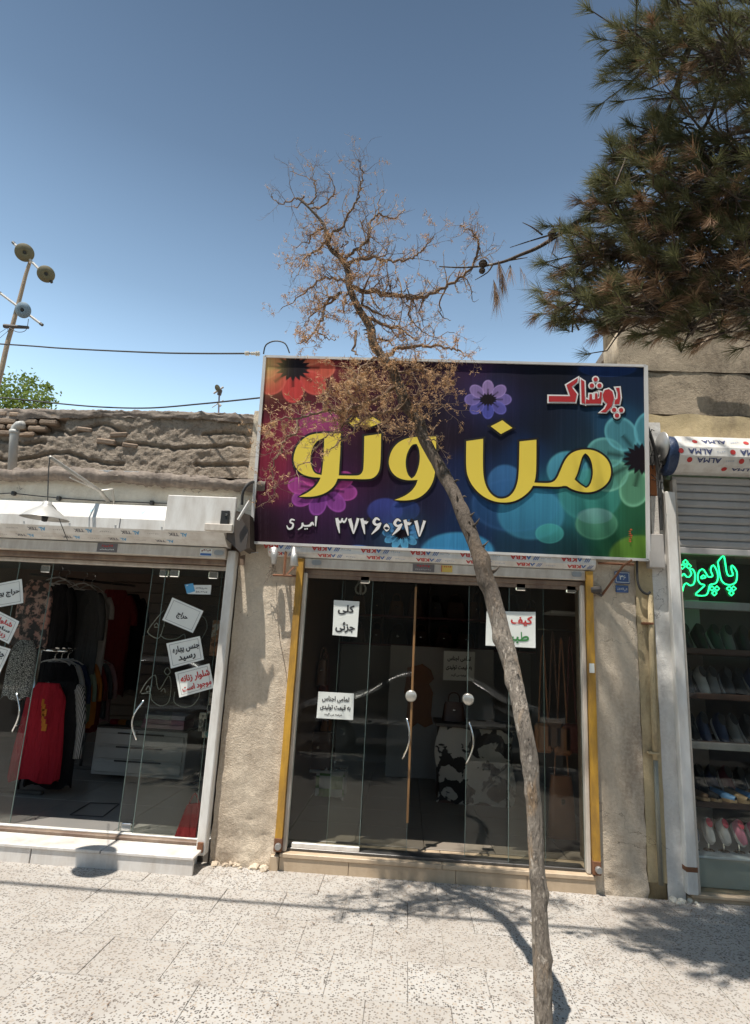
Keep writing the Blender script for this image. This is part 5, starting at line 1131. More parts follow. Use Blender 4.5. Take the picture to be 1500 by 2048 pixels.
# clumps in view: survey point, distance plane, size, shoots, share of brown
CL = [(1225,60,-2.5,.34,26,.04),(1215,125,-2.4,.22,15,.08),(1300,30,-2.2,.36,30,.03),(1330,110,-2.6,.36,30,.08),(1410,60,-2.0,.40,32,.03),(1470,130,-2.4,.40,32,.05),(1400,170,-2.1,.34,26,.06),(1480,230,-2.5,.36,28,.06),
 (1285,222,-2.1,.15,7,.02),(1225,265,-2.1,.20,10,.03),(1200,300,-2.3,.14,7,.06),(1275,290,-2.0,.26,18,.06),(1340,300,-2.3,.32,24,.10),(1430,310,-2.0,.36,28,.10),(1490,340,-2.4,.34,26,.12),
 (1165,365,-2.3,.20,12,.05),(1225,350,-2.1,.26,20,.12),(1290,380,-2.4,.32,26,.22),(1370,390,-2.0,.36,30,.25),(1450,410,-2.4,.36,30,.3),(1150,430,-2.0,.24,18,.12),(1210,440,-2.3,.30,26,.3),(1290,460,-2.0,.34,30,.4),(1380,480,-2.3,.36,32,.42),(1470,490,-2.0,.36,30,.45),
 (1100,505,-2.2,.20,14,.12),(1150,510,-2.0,.26,22,.35),(1230,530,-2.3,.32,28,.5),(1320,550,-2.0,.34,30,.55),(1410,560,-2.3,.36,32,.5),(1490,570,-2.0,.34,28,.45),(1075,590,-2.2,.18,12,.25),(1130,575,-2.0,.26,22,.45),(1200,600,-2.3,.28,24,.4),(1280,610,-2.0,.30,26,.45),(1370,625,-2.3,.30,26,.4),(1460,635,-2.0,.30,24,.35),(1150,640,-2.2,.20,15,.15),(1225,640,-2.0,.18,11,.3),(1320,650,-2.3,.18,10,.25),(1085,640,-2.1,.12,6,.1)]
tk = lambda z: Vector((float(np.interp(z, [t.z for t in trunk], [t.x for t in trunk])), float(np.interp(z, [t.z for t in trunk], [t.y for t in trunk])), z))
limbA = {}
for i, (x, y, Y, rx, n, br) in enumerate(CL):
    x += 42 if x < 1300 else 22; y -= 14 if y > 600 else 0; c = PY(x, y, Y+.45); rx *= 1.02; z0 = max(2.6, c.z-.25*abs(c.x-3.8)*.6-.1)
    key = round(z0*1.3)
    j = tk(z0); out = (c-j); out.z *= .4; out.normalize()
    if key not in limbA: limbA[key] = along(j, c-out*rx, .055, .016)
    else:
        P = limbA[key]; b = min(P, key=lambda p: (p-c).length+(.5 if (p-j).length > (c-j).length else 0)); along(b, c-out*rx*.8, .018, .008, .05)
    spray(c, out, rx, int(n*1.02), br)
for k in range(46):        # the rest of the crown, outside the picture
    z = rp.uniform(4.0, 9.3); a = rp.uniform(-2.3, 1.9); R_ = rp.uniform(.6, 2.3)*(1.15-.09*(z-4)); c = tk(z)+Vector((math.cos(a)*R_, math.sin(a)*R_, rp.uniform(-.2, .3)))
    px_, py_ = proj(c) if (c-CC).dot(CF) > .2 else (9999, 0)
    if -200 < px_ < 1560 and py_ > -130: continue
    along(tk(z-.2), c, .03, .01); out = c-tk(z-.2); out.normalize(); spray(c, out, .34, 16, .15)
for k in range(17):        # crown above the picture, shading the right pier and pavement
    c = Vector((rp.uniform(.15, 1.7), rp.uniform(-2.5, -1.45), rp.uniform(7.0, 8.2))); j = tk(7.2); out = c-j; out.z *= .4; out.normalize()
    along(j, c-out*.3, .04, .012); spray(c, out, .36, 17, .1)
# bare branch to the left with hanging dead sprays and cones
brn = [PY(x, y, Y) for x, y, Y in ((1160, 440, -1.7), (1085, 490, -1.7), (1040, 510, -1.7), (1005, 524, -1.7), (965, 532, -1.7), (920, 535, -1.73), (878, 533, -1.75))]
pl.tube(cat3(brn, 4), [.013-.010*k/24 for k in range(25)], 6)
for L in ([(1100, 470), (1060, 482), (1020, 495)], [(1085, 470), (1065, 455), (1045, 445)], [(1010, 522), (1035, 518), (1055, 515)], [(985, 530), (975, 545), (950, 560)]): pl.tube(cat3([PY(x, y, -1.68) for x, y in L], 3), [.006-.004*k/6 for k in range(7)], 5)
pl.tube(along(tk(4.2), PY(1160, 440, -1.7), .05, .014), .014, 6)
for (x, y, k) in ((1000, 535, 60), (1005, 560, 50), (990, 575, 50), (1022, 540, 30), (1105, 460, 40), (1120, 445, 40), (1112, 480, 30), (1047, 545, 12), (995, 595, 30)): needles(PY(x, y, -1.7), Vector((rp.gauss(0, .2), rp.gauss(0, .2), -1)), .14, True, k)
def cone(x, y, s):
    p = PY(x, y, -1.71); m = MB(); prof = []
    for k in range(11):
        t = k/10; r = s*math.sin(min(1, t*1.05)*math.pi*.95+.12)**.8*(1.12 if k % 2 else .9); prof.append((max(.001, r), (t-.5)*s*2.6))
    m.lathe(prof, p, (rp.uniform(-.4, .4), rp.uniform(-.3, .3), 1), 12); return m.build('pine_cone', pm('pine_cone', (.06, .042, .03), .85, var=.3, vs=40), PT)
cone(966, 527, .024); cone(964, 541, .018); cone(1103, 468, .022); cone(1108, 462, .018)
tag(gn.build('green_needles', GREEN, PT), kind='stuff'); tag(bn.build('brown_needles', BROWN, PT), kind='stuff'); pl.build('limbs', PBARK, PT, True)
# ================================================================== FAR TREE over the left roof
FT = thing('garden_tree', 'green leafy treetop beyond the mud parapet at left', 'tree', (-8.6, 9.5, 0))
LEAF = m_leaf('broad_leaves', (.07, .12, .02), (.22, .28, .06), .35, 2)
rf = random.Random(8); lv, st_ = MB(), MB()
b0 = PY(20, 900, 9.0); b0.z = 0
MB().tube(cat3([b0, b0+Vector((.1, 0, 2)), PY(30, 850, 9.0)], 4), [.14-.08*k/8 for k in range(9)], 8).build('trunk', PBARK, FT, True)
for (x, y, r) in ((10, 800, .55), (45, 780, .45), (60, 765, .3), (75, 800, .45), (30, 815, .6), (95, 775, .12), (0, 780, .35), (-40, 800, .6), (-90, 790, .7), (60, 830, .6), (95, 800, .22), (-60, 760, .4)):
    c = PY(x, y, 9.0+rf.uniform(-.5, .5)); st_.tube(cat3([PY(30, 850, 9.0), PY(30, 850, 9)*.4+c*.6, c], 3), [.03, .028, .025, .02, .016, .012, .008], 4, False)
    for k in range(int(520*r)):
        p = c+Vector((rf.gauss(0, r*.45), rf.gauss(0, r*.45), rf.gauss(0, r*.42))); u = Vector((rf.gauss(0, 1), rf.gauss(0, 1), rf.gauss(0, .6))).normalized(); w_ = u.cross(Vector((rf.gauss(0, 1), rf.gauss(0, 1), rf.gauss(0, 1)))).normalized()*.03; L = rf.uniform(.07, .13)
        lv.add([p, p+u*L*.5+w_, p+u*L, p+u*L*.5-w_], [(0, 1, 2, 3)])
tag(lv.build('crown', LEAF, FT)); st_.build('limbs', PBARK, FT)

# ================================================================== STREET TREES behind the viewer (shade the near pavement, show in the glass)
PLN = m_leaf('plane_leaves', (.035, .06, .015), (.10, .14, .035), .3, 1.5)
for lab, bx, by, sd in (('leafy street tree at the kerb behind the viewer, left one', -2.9, -5.5, 41), ('leafy street tree at the kerb behind the viewer, right one', 2.7, -5.45, 43)):
    rb_ = random.Random(sd); t = thing('street_tree', lab, 'tree', (bx, by, -.02), group='street trees along the kerb')
    top = Vector((bx+.1, by-.1, 5.2)); MB().tube(cat3([Vector((bx, by, -.05)), Vector((bx+.06, by, 1.8)), Vector((bx-.04, by, 3.6)), top], 4), [.15-.08*k/12 for k in range(13)], 12).build('trunk', PBARK, t, True)
    lv, lb = MB(), MB()
    for k in range(30):
        a = rb_.uniform(0, 6.283); R_ = rb_.uniform(.3, 2.1); c = top+Vector((math.cos(a)*R_, math.sin(a)*R_*.62, rb_.uniform(-.3, 2.2))); j = Vector((bx, by, rb_.uniform(3.4, 5.1)))
        lb.tube(cat3([j, j*.5+c*.5+Vector((0, 0, .15)), c], 3), [.035, .03, .026, .021, .016, .012, .008], 5, False); r = rb_.uniform(.45, .75)
        for _ in range(170):
            p = c+Vector((rb_.gauss(0, r*.5), rb_.gauss(0, r*.45), rb_.gauss(0, r*.4))); u = Vector((rb_.gauss(0, 1), rb_.gauss(0, 1), rb_.gauss(-.2, .6))).normalized(); w_ = u.cross(Vector((rb_.gauss(0, .5), rb_.gauss(0, .5), 1))).normalized()*rb_.uniform(.04, .07); L = rb_.uniform(.10, .18)
            lv.add([p, p+u*L*.5+w_, p+u*L, p+u*L*.5-w_], [(0, 1, 2, 3)])
    lv.build('crown', PLN, t); lb.build('limbs', PBARK, t, True)
# ================================================================== INSIDE THE SHOPS
ORD = ['first', 'second', 'third', 'fourth', 'fifth', 'sixth', 'seventh', 'eighth', 'ninth', 'tenth', 'eleventh', 'twelfth']
def cloth(name, col):
    g = G('cloth_'+name); v = g.pos(scale=(1, 1, .10)); f = g.noise(20, 4, .55, v, .6)
    g.col(g.mix(g.noise(14, 4), mul(col, .85), mul(col, 1.15))); g.set(.9, 0, .1); g.bump(g.m('ADD', f, g.m('MULTIPLY', g.noise(220, 2), .08)), 1.0, .05); return g.mat
def garment(label, c, w, h, d, mat, sleeve=.0, sleevemat=None, rot=0, flare=1.15, seed=0, cat='garment', neck=.32):
    """hanging garment: c is the middle of the shoulder line"""
    t = thing('garment', label, cat, (c.x, c.y, c.z-h)); R = Matrix.Rotation(rot, 3, 'Z'); m = MB(); n = 28; rows = 16
    def f(u, v):
        th = u*2*math.pi; sh = min(1, .36+v*4.2) if v < .16 else 1
        W = w/2*(neck+(1-neck)*sh)*(1+(flare-1)*v); D = d/2*(.5+.5*min(1, v*5))*(1+.5*v*(flare-1))
        rip = 1+.30*v**.7*math.sin(th*6+seed+v*1.3)+.16*v**.5*math.sin(th*11+seed*2-v)
        x = W*math.copysign(abs(math.cos(th))**.8, math.cos(th))*(1+.02*math.sin(v*9+seed)); y = D*math.sin(th)*rip
        x *= 1+.05*v*math.sin(th*9+seed); z = -h*v+.02*math.sin(th*4+seed)*v
        return Vector((c.x, c.y, c.z-0.0))+R@Vector((x, y, z))
    m.grid(f, n, rows); m.build('body', mat, t, True)
    if sleeve:
        for s in (-1, 1):
            a = Vector((s*w*.44, 0, -h*.10)); b = a+Vector((s*w*.16, -.01, -sleeve*.5)); e = a+Vector((s*w*.20, -.02, -sleeve))
            MB().tube([Vector(c)+R@q for q in cat3([Vector((s*w*.36, 0, -h*.06)), a, b, e], 3)], [d*.2]+[d*.30]*5+[d*.26, d*.25, d*.25, d*.24], 9).build('sleeve', sleevemat or mat, t, True)
    return t
def hanger(label, c, w, mat, rot=0, group=None):
    R = Matrix.Rotation(rot, 3, 'Z'); L = lambda *q: [Vector(c)+R@Vector(p) for p in q]; t = thing('clothes_hanger', label, 'hanger', tuple(c), group=group)
    MB().tube(L((-w/2, 0, -.07), (-w*.25, 0, -.02), (0, 0, .0), (w*.25, 0, -.02), (w/2, 0, -.07), (w*.3, 0, -.075), (-w*.3, 0, -.075), (-w/2, 0, -.07)), .008, 5).build('shoulder_bar', mat, t)
    MB().tube(cat3(L((0, 0, 0), (0, 0, .05), (.03, 0, .075), (.02, 0, .11), (-.015, 0, .11)), 3), .005, 5).build('hook', CHR, t); return t
WPL = pm('white_plastic', (.50, .48, .45), .4)
# --- clothing shop
ur = thing('wall_rail', 'dark hanging rail high on the left side of the clothing shop', 'rail', (-3.0, 1.6, 2.1))
MB().tube([PY(60, 1148, 1.5), PY(270, 1172, 2.6)], .014, 8).build('rail_tube', DRK, ur); 
blk = cloth('black', (.018, .017, .018)); chg = cloth('charcoal', (.075, .075, .075)); wht = cloth('offwhite', (.46, .43, .40)); dred = cloth('dark_red', (.14, .018, .018)); pink = cloth('dusty_pink', (.36, .20, .20)); lil = cloth('lilac', (.34, .28, .36)); red = cloth('red', (.33, .018, .03)); org = cloth('orange', (.46, .16, .03)); dkb = cloth('navy', (.03, .04, .08)); grn = cloth('sage', (.22, .26, .18))
strp = G('cloth_stripe'); zz = strp.sep(strp.pos())[0]; strp.col(strp.mix(strp.m('GREATER_THAN', strp.m('SINE', strp.m('MULTIPLY', zz, 520)), .1), (.03, .03, .03), (.5, .48, .46))); strp.set(.9)
U = lambda x, y, Y: PY(x, y, Y)
garment('long black top hanging nearest on the high rail', U(112, 1168, 1.55), .42, 1.05, .16, blk, .5, seed=1)
garment('ribbed charcoal top hanging in the middle of the high rail', U(172, 1180, 1.75), .40, .92, .15, chg, .45, seed=2)
garment('white and lilac blouse hanging behind the charcoal top', U(198, 1186, 2.0), .30, .95, .14, wht, .2, seed=3)
garment('dark red dress hanging deep in the clothing shop', U(232, 1180, 2.5), .46, 1.25, .16, dred, .3, seed=4)
garment('black coat hanging at the far end of the high rail', U(258, 1188, 2.9), .46, 1.2, .16, blk, .4, seed=5)
garment('dusty pink trousers hanging under the black top', U(135, 1275, 1.75), .26, .52, .12, pink, seed=6); garment('lilac skirt hanging under the charcoal top', U(185, 1262, 2.1), .26, .5, .12, lil, seed=7)
for k, (x, y, Y) in enumerate(((118, 1154, 1.5), (132, 1160, 1.6), (168, 1166, 1.7), (184, 1170, 1.85))): hanger('white plastic hanger on the high rail, %s from the left' % ORD[k], U(x, y, Y), .30, WPL, .9)
fr = thing('clothes_rack', 'chrome floor rack full of clothes inside the clothing shop', 'rack', (-3.2, 1.2, .15))
p0 = U(82, 1300, 1.0); p1 = U(33, 1580, 1.0); p1.x = p0.x; q0 = U(195, 1305, 2.2); 
MB().tube([p0, Vector((p0.x, 1.0, .17))], .017, 10).build('post', CHR, fr, True); MB().tube([Vector((q0.x, 2.2, p0.z)), Vector((q0.x, 2.2, .17))], .017, 10).build('post', CHR, fr, True)
MB().tube([p0, Vector((q0.x, 2.2, p0.z))], .014, 8).build('top_rail', CHR, fr, True); MB().tube([p0+Vector((-.02, 0, 0)), p0+Vector((.26, .03, 0))], .014, 8).build('stub_arm', CHR, fr, True)
for (x, Y) in ((p0.x, 1.0), (q0.x, 2.2)): MB().box(x-.25, x+.25, Y-.025, Y+.025, .15, .185, .008).build('foot', DRK, fr)
tn = garment('red sleeveless tunic with orange print at the rack front', U(98, 1366, .93), .36, .86, .16, red, flare=1.35, seed=8)
m = MB()
for k in range(6): m.box(*(lambda p: (p.x-.02, p.x+.012*(k % 3), p.y-.004, p.y+.004, p.z-.03, p.z+.03))(U(88, 1405+10*k, .78)))
m.build('chest_print', org, tn)
garment('black jacket with striped white sleeves behind the red tunic', U(128, 1362, 1.08), .40, .95, .16, blk, .60, strp.mat, seed=9)
for k, (mt, nm) in enumerate(((blk, 'black'), (wht, 'off-white'), (dkb, 'navy'), (grn, 'sage green'), (org, 'orange'), (dred, 'dark red'), (chg, 'charcoal'), (pink, 'pink'))):
    f = (k+1)/8; p = Vector((p0.x+(q0.x-p0.x)*f, 1.15+1.05*f, p0.z-.12)); garment('%s shirt packed on the chrome floor rack' % nm, p, .40, .62+.06*(k % 3), .09, mt, .35, rot=.55, seed=10+k)
    hanger('white hanger on the floor rack, %s from the front' % ORD[k], p+Vector((0, 0, .03)), .36, WPL, .55)
sc_ = garment('grey net-patterned scarf draped inside the left pane', U(52, 1280, .5), .22, .50, .14, cloth('net', (.30, .29, .28)), seed=22, cat='scarf')
g = G('net_print'); vv = g.vor(70, 'DISTANCE_TO_EDGE'); g.col(g.mix(g.m('LESS_THAN', vv, .12), (.42, .41, .39), (.05, .05, .05))); g.set(.9)
sc_.children[0].data.materials[0] = g.mat
garment('floral patterned blouse hanging inside the left pane', U(78, 1160, .62), .30, .62, .12, (lambda g: (g.col(g.mix(g.ramp(g.noise(16, 3), [(.48, 0), (.56, 1)]), (.05, .04, .04), g.mix(g.noise(9), (.5, .12, .08), (.45, .42, .36)))), g.set(.9), g.mat)[-1])(G('floral_print')), seed=23)
# drawers with glass display on top
dr = thing('drawer_cabinet', 'white three-drawer cabinet with glass display top in the clothing shop', 'cabinet', (-2.3, 2.1, .15))
Yd = 1.75; a = U(193, 1455, Yd); b = U(366, 1548, Yd); Z0, Z1 = .2, a.z-.0
MB().box(a.x, b.x, Yd+.012, Yd+.5, Z0, Z1, .006).build('carcass', WPL, dr)
for k in range(3):
    z = Z0+.03+(Z1-Z0-.05)/3*k; o = MB().box(a.x+.03, b.x-.03, Yd-.006, Yd+.011, z, z+(Z1-Z0-.05)/3-.025, .005).build('drawer', WPL, dr)
    MB().box((a.x+b.x)/2-.25, (a.x+b.x)/2+.25, Yd-.02, Yd-.007, z+.11, z+.125, .003).build('handle', DRK, o)
MB().box(a.x, b.x, Yd, Yd+.5, Z1+.002, Z1+.02, .003).build('top_board', DRK, dr)
MB().box(a.x+.02, b.x-.2, Yd+.02, Yd+.026, Z1+.02, Z1+.36).build('glass_front', GLS, dr); MB().box(a.x+.02, b.x-.2, Yd+.02, Yd+.45, Z1+.361, Z1+.367).build('glass_top', GLS, dr)
rr = random.Random(5)
for k in range(7):
    cxx = a.x+.1+.09*k; t = thing('folded_scarf', 'folded scarf in the cabinet display, %s from the left' % ORD[k], 'scarf', (cxx, Yd+.25, Z1+.021)); m = MB(); m.lathe([(0, 0), (.05, 0), (.055, .02), (.05, .045), (0, .05)], (cxx, Yd+.2, Z1+.021), (0, 0, 1), 10); m.build('roll', (red, org, chg, grn, pink, dkb, lil)[k], t, True)
for k in range(3):
    bx_ = MB().box(b.x-.52+.012*k, b.x-.06, Yd+.03, Yd+.35, Z1+.021+.048*k, Z1+.066+.048*k, .004).build('shirt_box', pm('box_%d' % k, ((.42, .22, .28), (.36, .14, .20), (.45, .40, .42))[k], .5)); tag(bx_, '%s flat pink shirt box on the cabinet' % ('bottom', 'middle', 'top')[k], 'box')
# merchandise cards at the right side, red bag, floor hatch
for k, (x, y, c) in enumerate(((436, 1255, (.35, .16, .08)), (432, 1290, (.45, .20, .10)), (425, 1425, (.30, .10, .08)), (410, 1440, (.45, .42, .38)), (418, 1452, (.10, .25, .25)), (428, 1400, (.42, .35, .30)))):
    p = U(x, y, .32); o = MB().box(p.x-.045, p.x+.045, .30, .312, p.z-.09, p.z+.06, .003).build('hanging_card', (lambda g: (g.col(g.mix(g.ramp(g.noise(22, 3), [(.47, 0), (.55, 1)]), c, mul(c, .3) if k % 2 else (.5, .45, .4))), g.set(.6), g.mat)[-1])(G('card_%d' % k))); tag(o, 'printed merchandise card hanging by the right pane, %s of six' % ORD[k], 'card', 'merchandise cards by the right pane')
rb = thing('red_bag', 'dark red bag on the floor behind the clothing shop right pane', 'bag', tuple(PZ(375, 1672, .16)))
p = PZ(375, 1672, .16); m = MB(); m.hexa([p+Vector(v) for v in ((-.09, -.03, 0), (.07, -.03, 0), (.08, .06, 0), (-.07, .06, 0), (-.03, -.01, .22), (.08, -.01, .24), (.08, .04, .24), (-.02, .04, .22))]); m.build('body', dred, rb)
MB().tube(cat3([p+Vector((-.02, .01, .22)), p+Vector((.02, .01, .30)), p+Vector((.06, .01, .23))], 4), .006, 5).build('strap', dred, rb)
m = MB(); c4 = [PZ(x, y, .1515) for x, y in ((180, 1606), (238, 1608), (205, 1634), (140, 1630))]
for i in range(4): m.tube([c4[i], c4[(i+1) % 4]], .006, 4)
tag(m.build('floor_hatch', BLK), 'thin dark hatch frame in the white tiled shop floor', 'hatch')
# --- bag shop
leather = lambda n, c: pm('leather_'+n, c, .45, var=.2, vs=12, bump=.15, bs=120)
LEA = [leather('black', (.034, .03, .03)), leather('dark_brown', (.085, .042, .028)), leather('oxblood', (.12, .028, .02)), leather('tan', (.28, .11, .04)), leather('brown', (.12, .055, .028))]
LN = ['black', 'dark brown', 'oxblood', 'tan', 'brown']
def bag(label, p, w, h, d, mat, strap=False):
    t = thing('handbag', label, 'handbag', tuple(p)); m = MB(); n = 10
    def f(u, v):
        th = u*2*math.pi; k = (1-.22*v)*(1 if v < .9 else .93); x = w/2*k*math.copysign(abs(math.cos(th))**.45, math.cos(th)); y = d/2*(1-.5*v)*math.copysign(abs(math.sin(th))**.6, math.sin(th)); return Vector(p)+Vector((x, y, h*v))
    m.grid(f, 24, 6); m.add([f(i/24, 1) for i in range(24)], [tuple(range(24))]); m.build('body', mat, t, True)
    MB().tube(cat3([Vector(p)+Vector(v) for v in ((-w*.25, -d*.1, h*.95), (-w*.2, -d*.1, h*1.35), (0, -d*.1, h*1.5), (w*.2, -d*.1, h*1.35), (w*.25, -d*.1, h*.95))], 4), .008, 5).build('handle', mat, t, True)
    MB().box(p.x-.015, p.x+.015, p.y-d*.5*.75-.012, p.y-d*.25, p.z+h*.55, p.z+h*.63, .003).build('clasp', CHR, t); return t
Ybk = 3.55; SH = thing('wall_shelving', 'dark red edged shelves of bags across the bag shop back wall', 'shelves', (.4, 3.8, .15))
shz = []
for y in (1236, 1294):
    p = U(900, y, Ybk); shz.append(p.z); MB().box(-.92, 1.74, Ybk, 3.99, p.z-.03, p.z, .004).build('shelf', pm('shelf_red_edge', (.12, .03, .028), .5), SH)
MB().box(-.92, 1.74, 3.96, 3.995, shz[1], 2.6).build('dark_back', pm('shelf_back', (.06, .045, .04), .7), SH)
for x in (-.35, .3, .98): MB().box(x-.012, x+.012, Ybk+.01, 3.95, shz[1]+.001, 2.6, .003).build('upright', pm('shelf_back', (.06, .045, .04)), SH)
rr = random.Random(14); k = 0
for r, z in enumerate((shz[0], shz[1])):
    x = -.8; i = 0
    while x < 1.65:
        w_ = rr.uniform(.20, .30); j = rr.choice((0, 0, 1, 1, 2, 4))
        bag('%s handbag on the %s back shelf, %s from the left' % (LN[j], ('upper', 'lower')[r], ORD[i]), Vector((x+w_/2, Ybk+.16, z)), w_, rr.uniform(.20, .27) if r == 0 else .19, .13, LEA[j]); x += w_+.03; i += 1
# leather hides on the back wall, counter with cowhide
hd = [(815,1335),(845,1328),(862,1340),(868,1358),(858,1368),(866,1385),(862,1430),(866,1448),(850,1455),(835,1446),(820,1458),(812,1440),(816,1400),(808,1385),(812,1360)]
m = MB(); P_ = [U(x, y, 3.0) for x, y in hd]; m.prism(P_[::-1], (0, .012, 0)); tag(m.build('leather_hide', leather('orange_hide', (.24, .085, .025))), 'orange leather hide hanging on the bag shop white wall', 'leather hide')
MB_ = MB().box(-.2, 1.1, 3.03, 3.06, .13, U(900, 1296, 3.03).z-.0, .003); pw = tag(MB_.build('white_partition', ROOMW), 'white partition panel behind the counter in the bag shop', 'panel')
CH = G('cowhide'); n_ = CH.noise(6.0, 3, .5, CH.pos(), .5); CH.col(CH.mix(CH.ramp(n_, [(.475, 0), (.495, 1)]), (.025, .02, .018), (.46, .42, .36))); CH.set(.8); CH.bump(CH.noise(250, 2), .3, .004)
ct = thing('shop_counter', 'bag shop counter covered in black and white cowhide', 'counter', (.85, 2.1, .125))
a = U(876, 1452, 1.85); b = U(1040, 1600, 1.85); x0, x1, zt = a.x, 1.15, a.z
m = MB(); nn = 14
m.grid(lambda u, v: (x0+(x1-x0)*u+(.03*math.sin(v*7) if u in (0, 1) else 0), 1.85+.008*math.sin(u*20)+.01*math.sin(v*9), .13+(zt-.13)*v+(.0 if v > 0 else .03*math.sin(u*13))), 40, 20); m.build('cowhide_front', CH.mat, ct, True)
MB().box(x0+.02, x1-.02, 1.87, 2.35, .125, zt-.01).build('carcass', LEA[1], ct); MB().box(x0-.03, x1+.05, 1.80, 2.4, zt, zt+.035, .006).build('top', DRK, ct)
bag('dark brown handbag standing on the cowhide counter', Vector((x0+.18, 2.1, zt+.036)), .26, .2, .14, LEA[1])
tb = thing('checked_table', 'small table with green and white checked cloth in the bag shop', 'table', tuple(PZ(648, 1612, .125)))
p = PZ(640, 1600, .125); Yt = p.y; x0, x1 = U(600, 1540, Yt).x, U(690, 1540, Yt).x; zt = U(640, 1546, Yt).z
ck = G('checked_cloth'); t_ = ck.n('ShaderNodeTexChecker'); ck.L(ck.pos(), t_.inputs[0]); t_.inputs['Scale'].default_value = 8.5; t_.inputs['Color1'].default_value = (.10, .22, .05, 1); t_.inputs['Color2'].default_value = (.52, .52, .46, 1); ck.col(t_.outputs[0]); ck.set(.8)
m = MB(); m.grid(lambda u, v: (x0+.17+(x1-x0-.17)*u, Yt+.012*math.sin(u*15)*(1-v), .16+(zt-.16)*v), 20, 6); m.build('hanging_cloth', ck.mat, tb, True); MB().box(x0, x1, Yt-.006, Yt+.4, zt, zt+.02, .004).build('top', WPL, tb)
for x in (x0+.02, x1-.03):
    for y in (Yt+.03, Yt+.36): MB().box(x, x+.025, y, y+.025, .125, zt-.001, .003).build('leg', WPL, tb)
p = Vector(((x0*.65+x1*.35), Yt+.14, zt+.021)); bag('large dark brown bag on the checked table', p, .34, .36, .2, LEA[1]); 
for k in range(5):
    q = Vector((x0+.26+.05*k, Yt+.05, zt+.021)); o = MB().lathe([(0, 0), (.02, 0), (.022, .02), (.012, .03), (0, .03)], q, (0, 0, 1), 8).build('trinket', CHR); tag(o, 'small shiny trinket on the checked table, %s from the left' % ORD[k], 'trinket', 'trinkets on the checked table')
for k, (x, y, h, j) in enumerate(((645, 1330, .42, 4), (622, 1350, .5, 2), (655, 1400, .4, 0), (618, 1420, .42, 3))):
    p = U(x, y, 1.6+.2*k); p.x = -.86; bag('%s bag hanging on the bag shop left wall, %s one' % (LN[j], ORD[k]), p-Vector((0, 0, .2)), .12, h*.6, .26, LEA[j])
for k, (x, y, j) in enumerate(((1085, 1270, 3), (1105, 1262, 4), (1122, 1275, 3), (1140, 1270, 2))):
    p = U(x, y, .75); t = thing('leather_strap_bag', '%s shoulder bag hanging by a long strap at right, %s from the left' % (LN[j], ORD[k]), 'shoulder bag', (p.x, p.y, p.z-1)); MB().tube(cat3([p+Vector((-.04, 0, -.75)), p+Vector((-.02, 0, -.3)), p, p+Vector((.02, 0, -.3)), p+Vector((.04, 0, -.75))], 4), .008, 5).build('strap', LEA[j], t, True); MB().box(p.x-.075, p.x+.075, p.y-.035, p.y+.035, p.z-1.0, p.z-.76, .02).build('pouch', LEA[j], t)
MB_ = MB(); pp_ = U(1075, 1258, .75); qq = U(1150, 1262, .75); MB_.tube([pp_, qq, Vector((qq.x, 1.0, qq.z))], .007, 6); tag(MB_.build('hook_rail', CHR), 'chrome hook rail holding strap bags behind the right pane', 'rail')
m = MB(); p = U(1125, 1560, .85); rbx = bag('tan bag standing on the floor behind the right pane', Vector((p.x, .9, .126)), .24, .5, .16, LEA[3])
WS = thing('white_side_shelf', 'white narrow side shelf behind the right pane of bag shop', 'shelf', (1.55, .9, .13)); a = U(1110, 1222, .8)
MB().box(1.3, 1.74, .75, 1.1, a.z-.02, a.z, .003).build('board', WPL, WS); MB().box(1.71, 1.745, .75, 1.1, .13, a.z-.021, .003).build('side', WPL, WS)
cl = thing('spiral_lamp', 'unlit white tube lamp hanging inside the bag shop left pane', 'lamp', tuple(U(722, 1160, .6)))
c = U(722, 1166, .6)
for k in range(4):
    a_ = k*math.pi/2; d = Vector((math.cos(a_), math.sin(a_), 0)); MB().tube(cat3([c+d*.02, c+d*.045+Vector((0, 0, -.04)), c+d*.04+Vector((0, 0, -.08)), c+d*.015+Vector((0, 0, -.10))], 3), .009, 6).build('tube', WPL, cl, True)
MB().lathe([(0, .07), (.02, .07), (.03, .0), (.03, -.005), (0, -.005)], c, (0, 0, 1), 12).build('cap', WPL, cl, True); MB().tube([c+Vector((0, 0, .07)), Vector((c.x, c.y, 2.6))], .004, 5).build('flex', CAB, cl)
# --- shoe shop
def shoe_meshes(L=.25, W=.088, H=.085, boat=False):
    up, so_, ins = MB(), MB(), MB(); n = 20; S = 12
    hw = lambda t: W/2*max(.12, (1-abs(2*t-1)**3.4))**.5*(.80+.26*t)
    def sec(t, k, top):
        x = -L/2+L*t; w_ = hw(t); th = math.pi*k; h = H*(1-.58*t**1.2) if t > .28 else H*(1-.1*t)
        return Vector((x, w_*math.cos(th), .018+(h*math.sin(th)**.7 if top else 0)))
    up.grid(lambda u, v: sec(u, v, True), S, 10)
    ring = [(t, 1) for t in np.linspace(0, 1, 12)]+[(t, -1) for t in np.linspace(1, 0, 12)]
    b = [Vector((-L/2*1.03+L*1.03*t, s*hw(t)*(1.12 if 0 < t < 1 else .5), 0)) for t, s in ring]; so_.prism(b, (0, 0, .022))
    ins.add([Vector((-L*.24+L*.20*math.cos(a), W*.34*math.sin(a), .0205+H*1.0-.16*(L*.20*math.cos(a)+L*.02))) for a in np.linspace(0, 2*math.pi, 15)[:-1]], [tuple(range(14))])
    return up, so_, ins
SM = {}
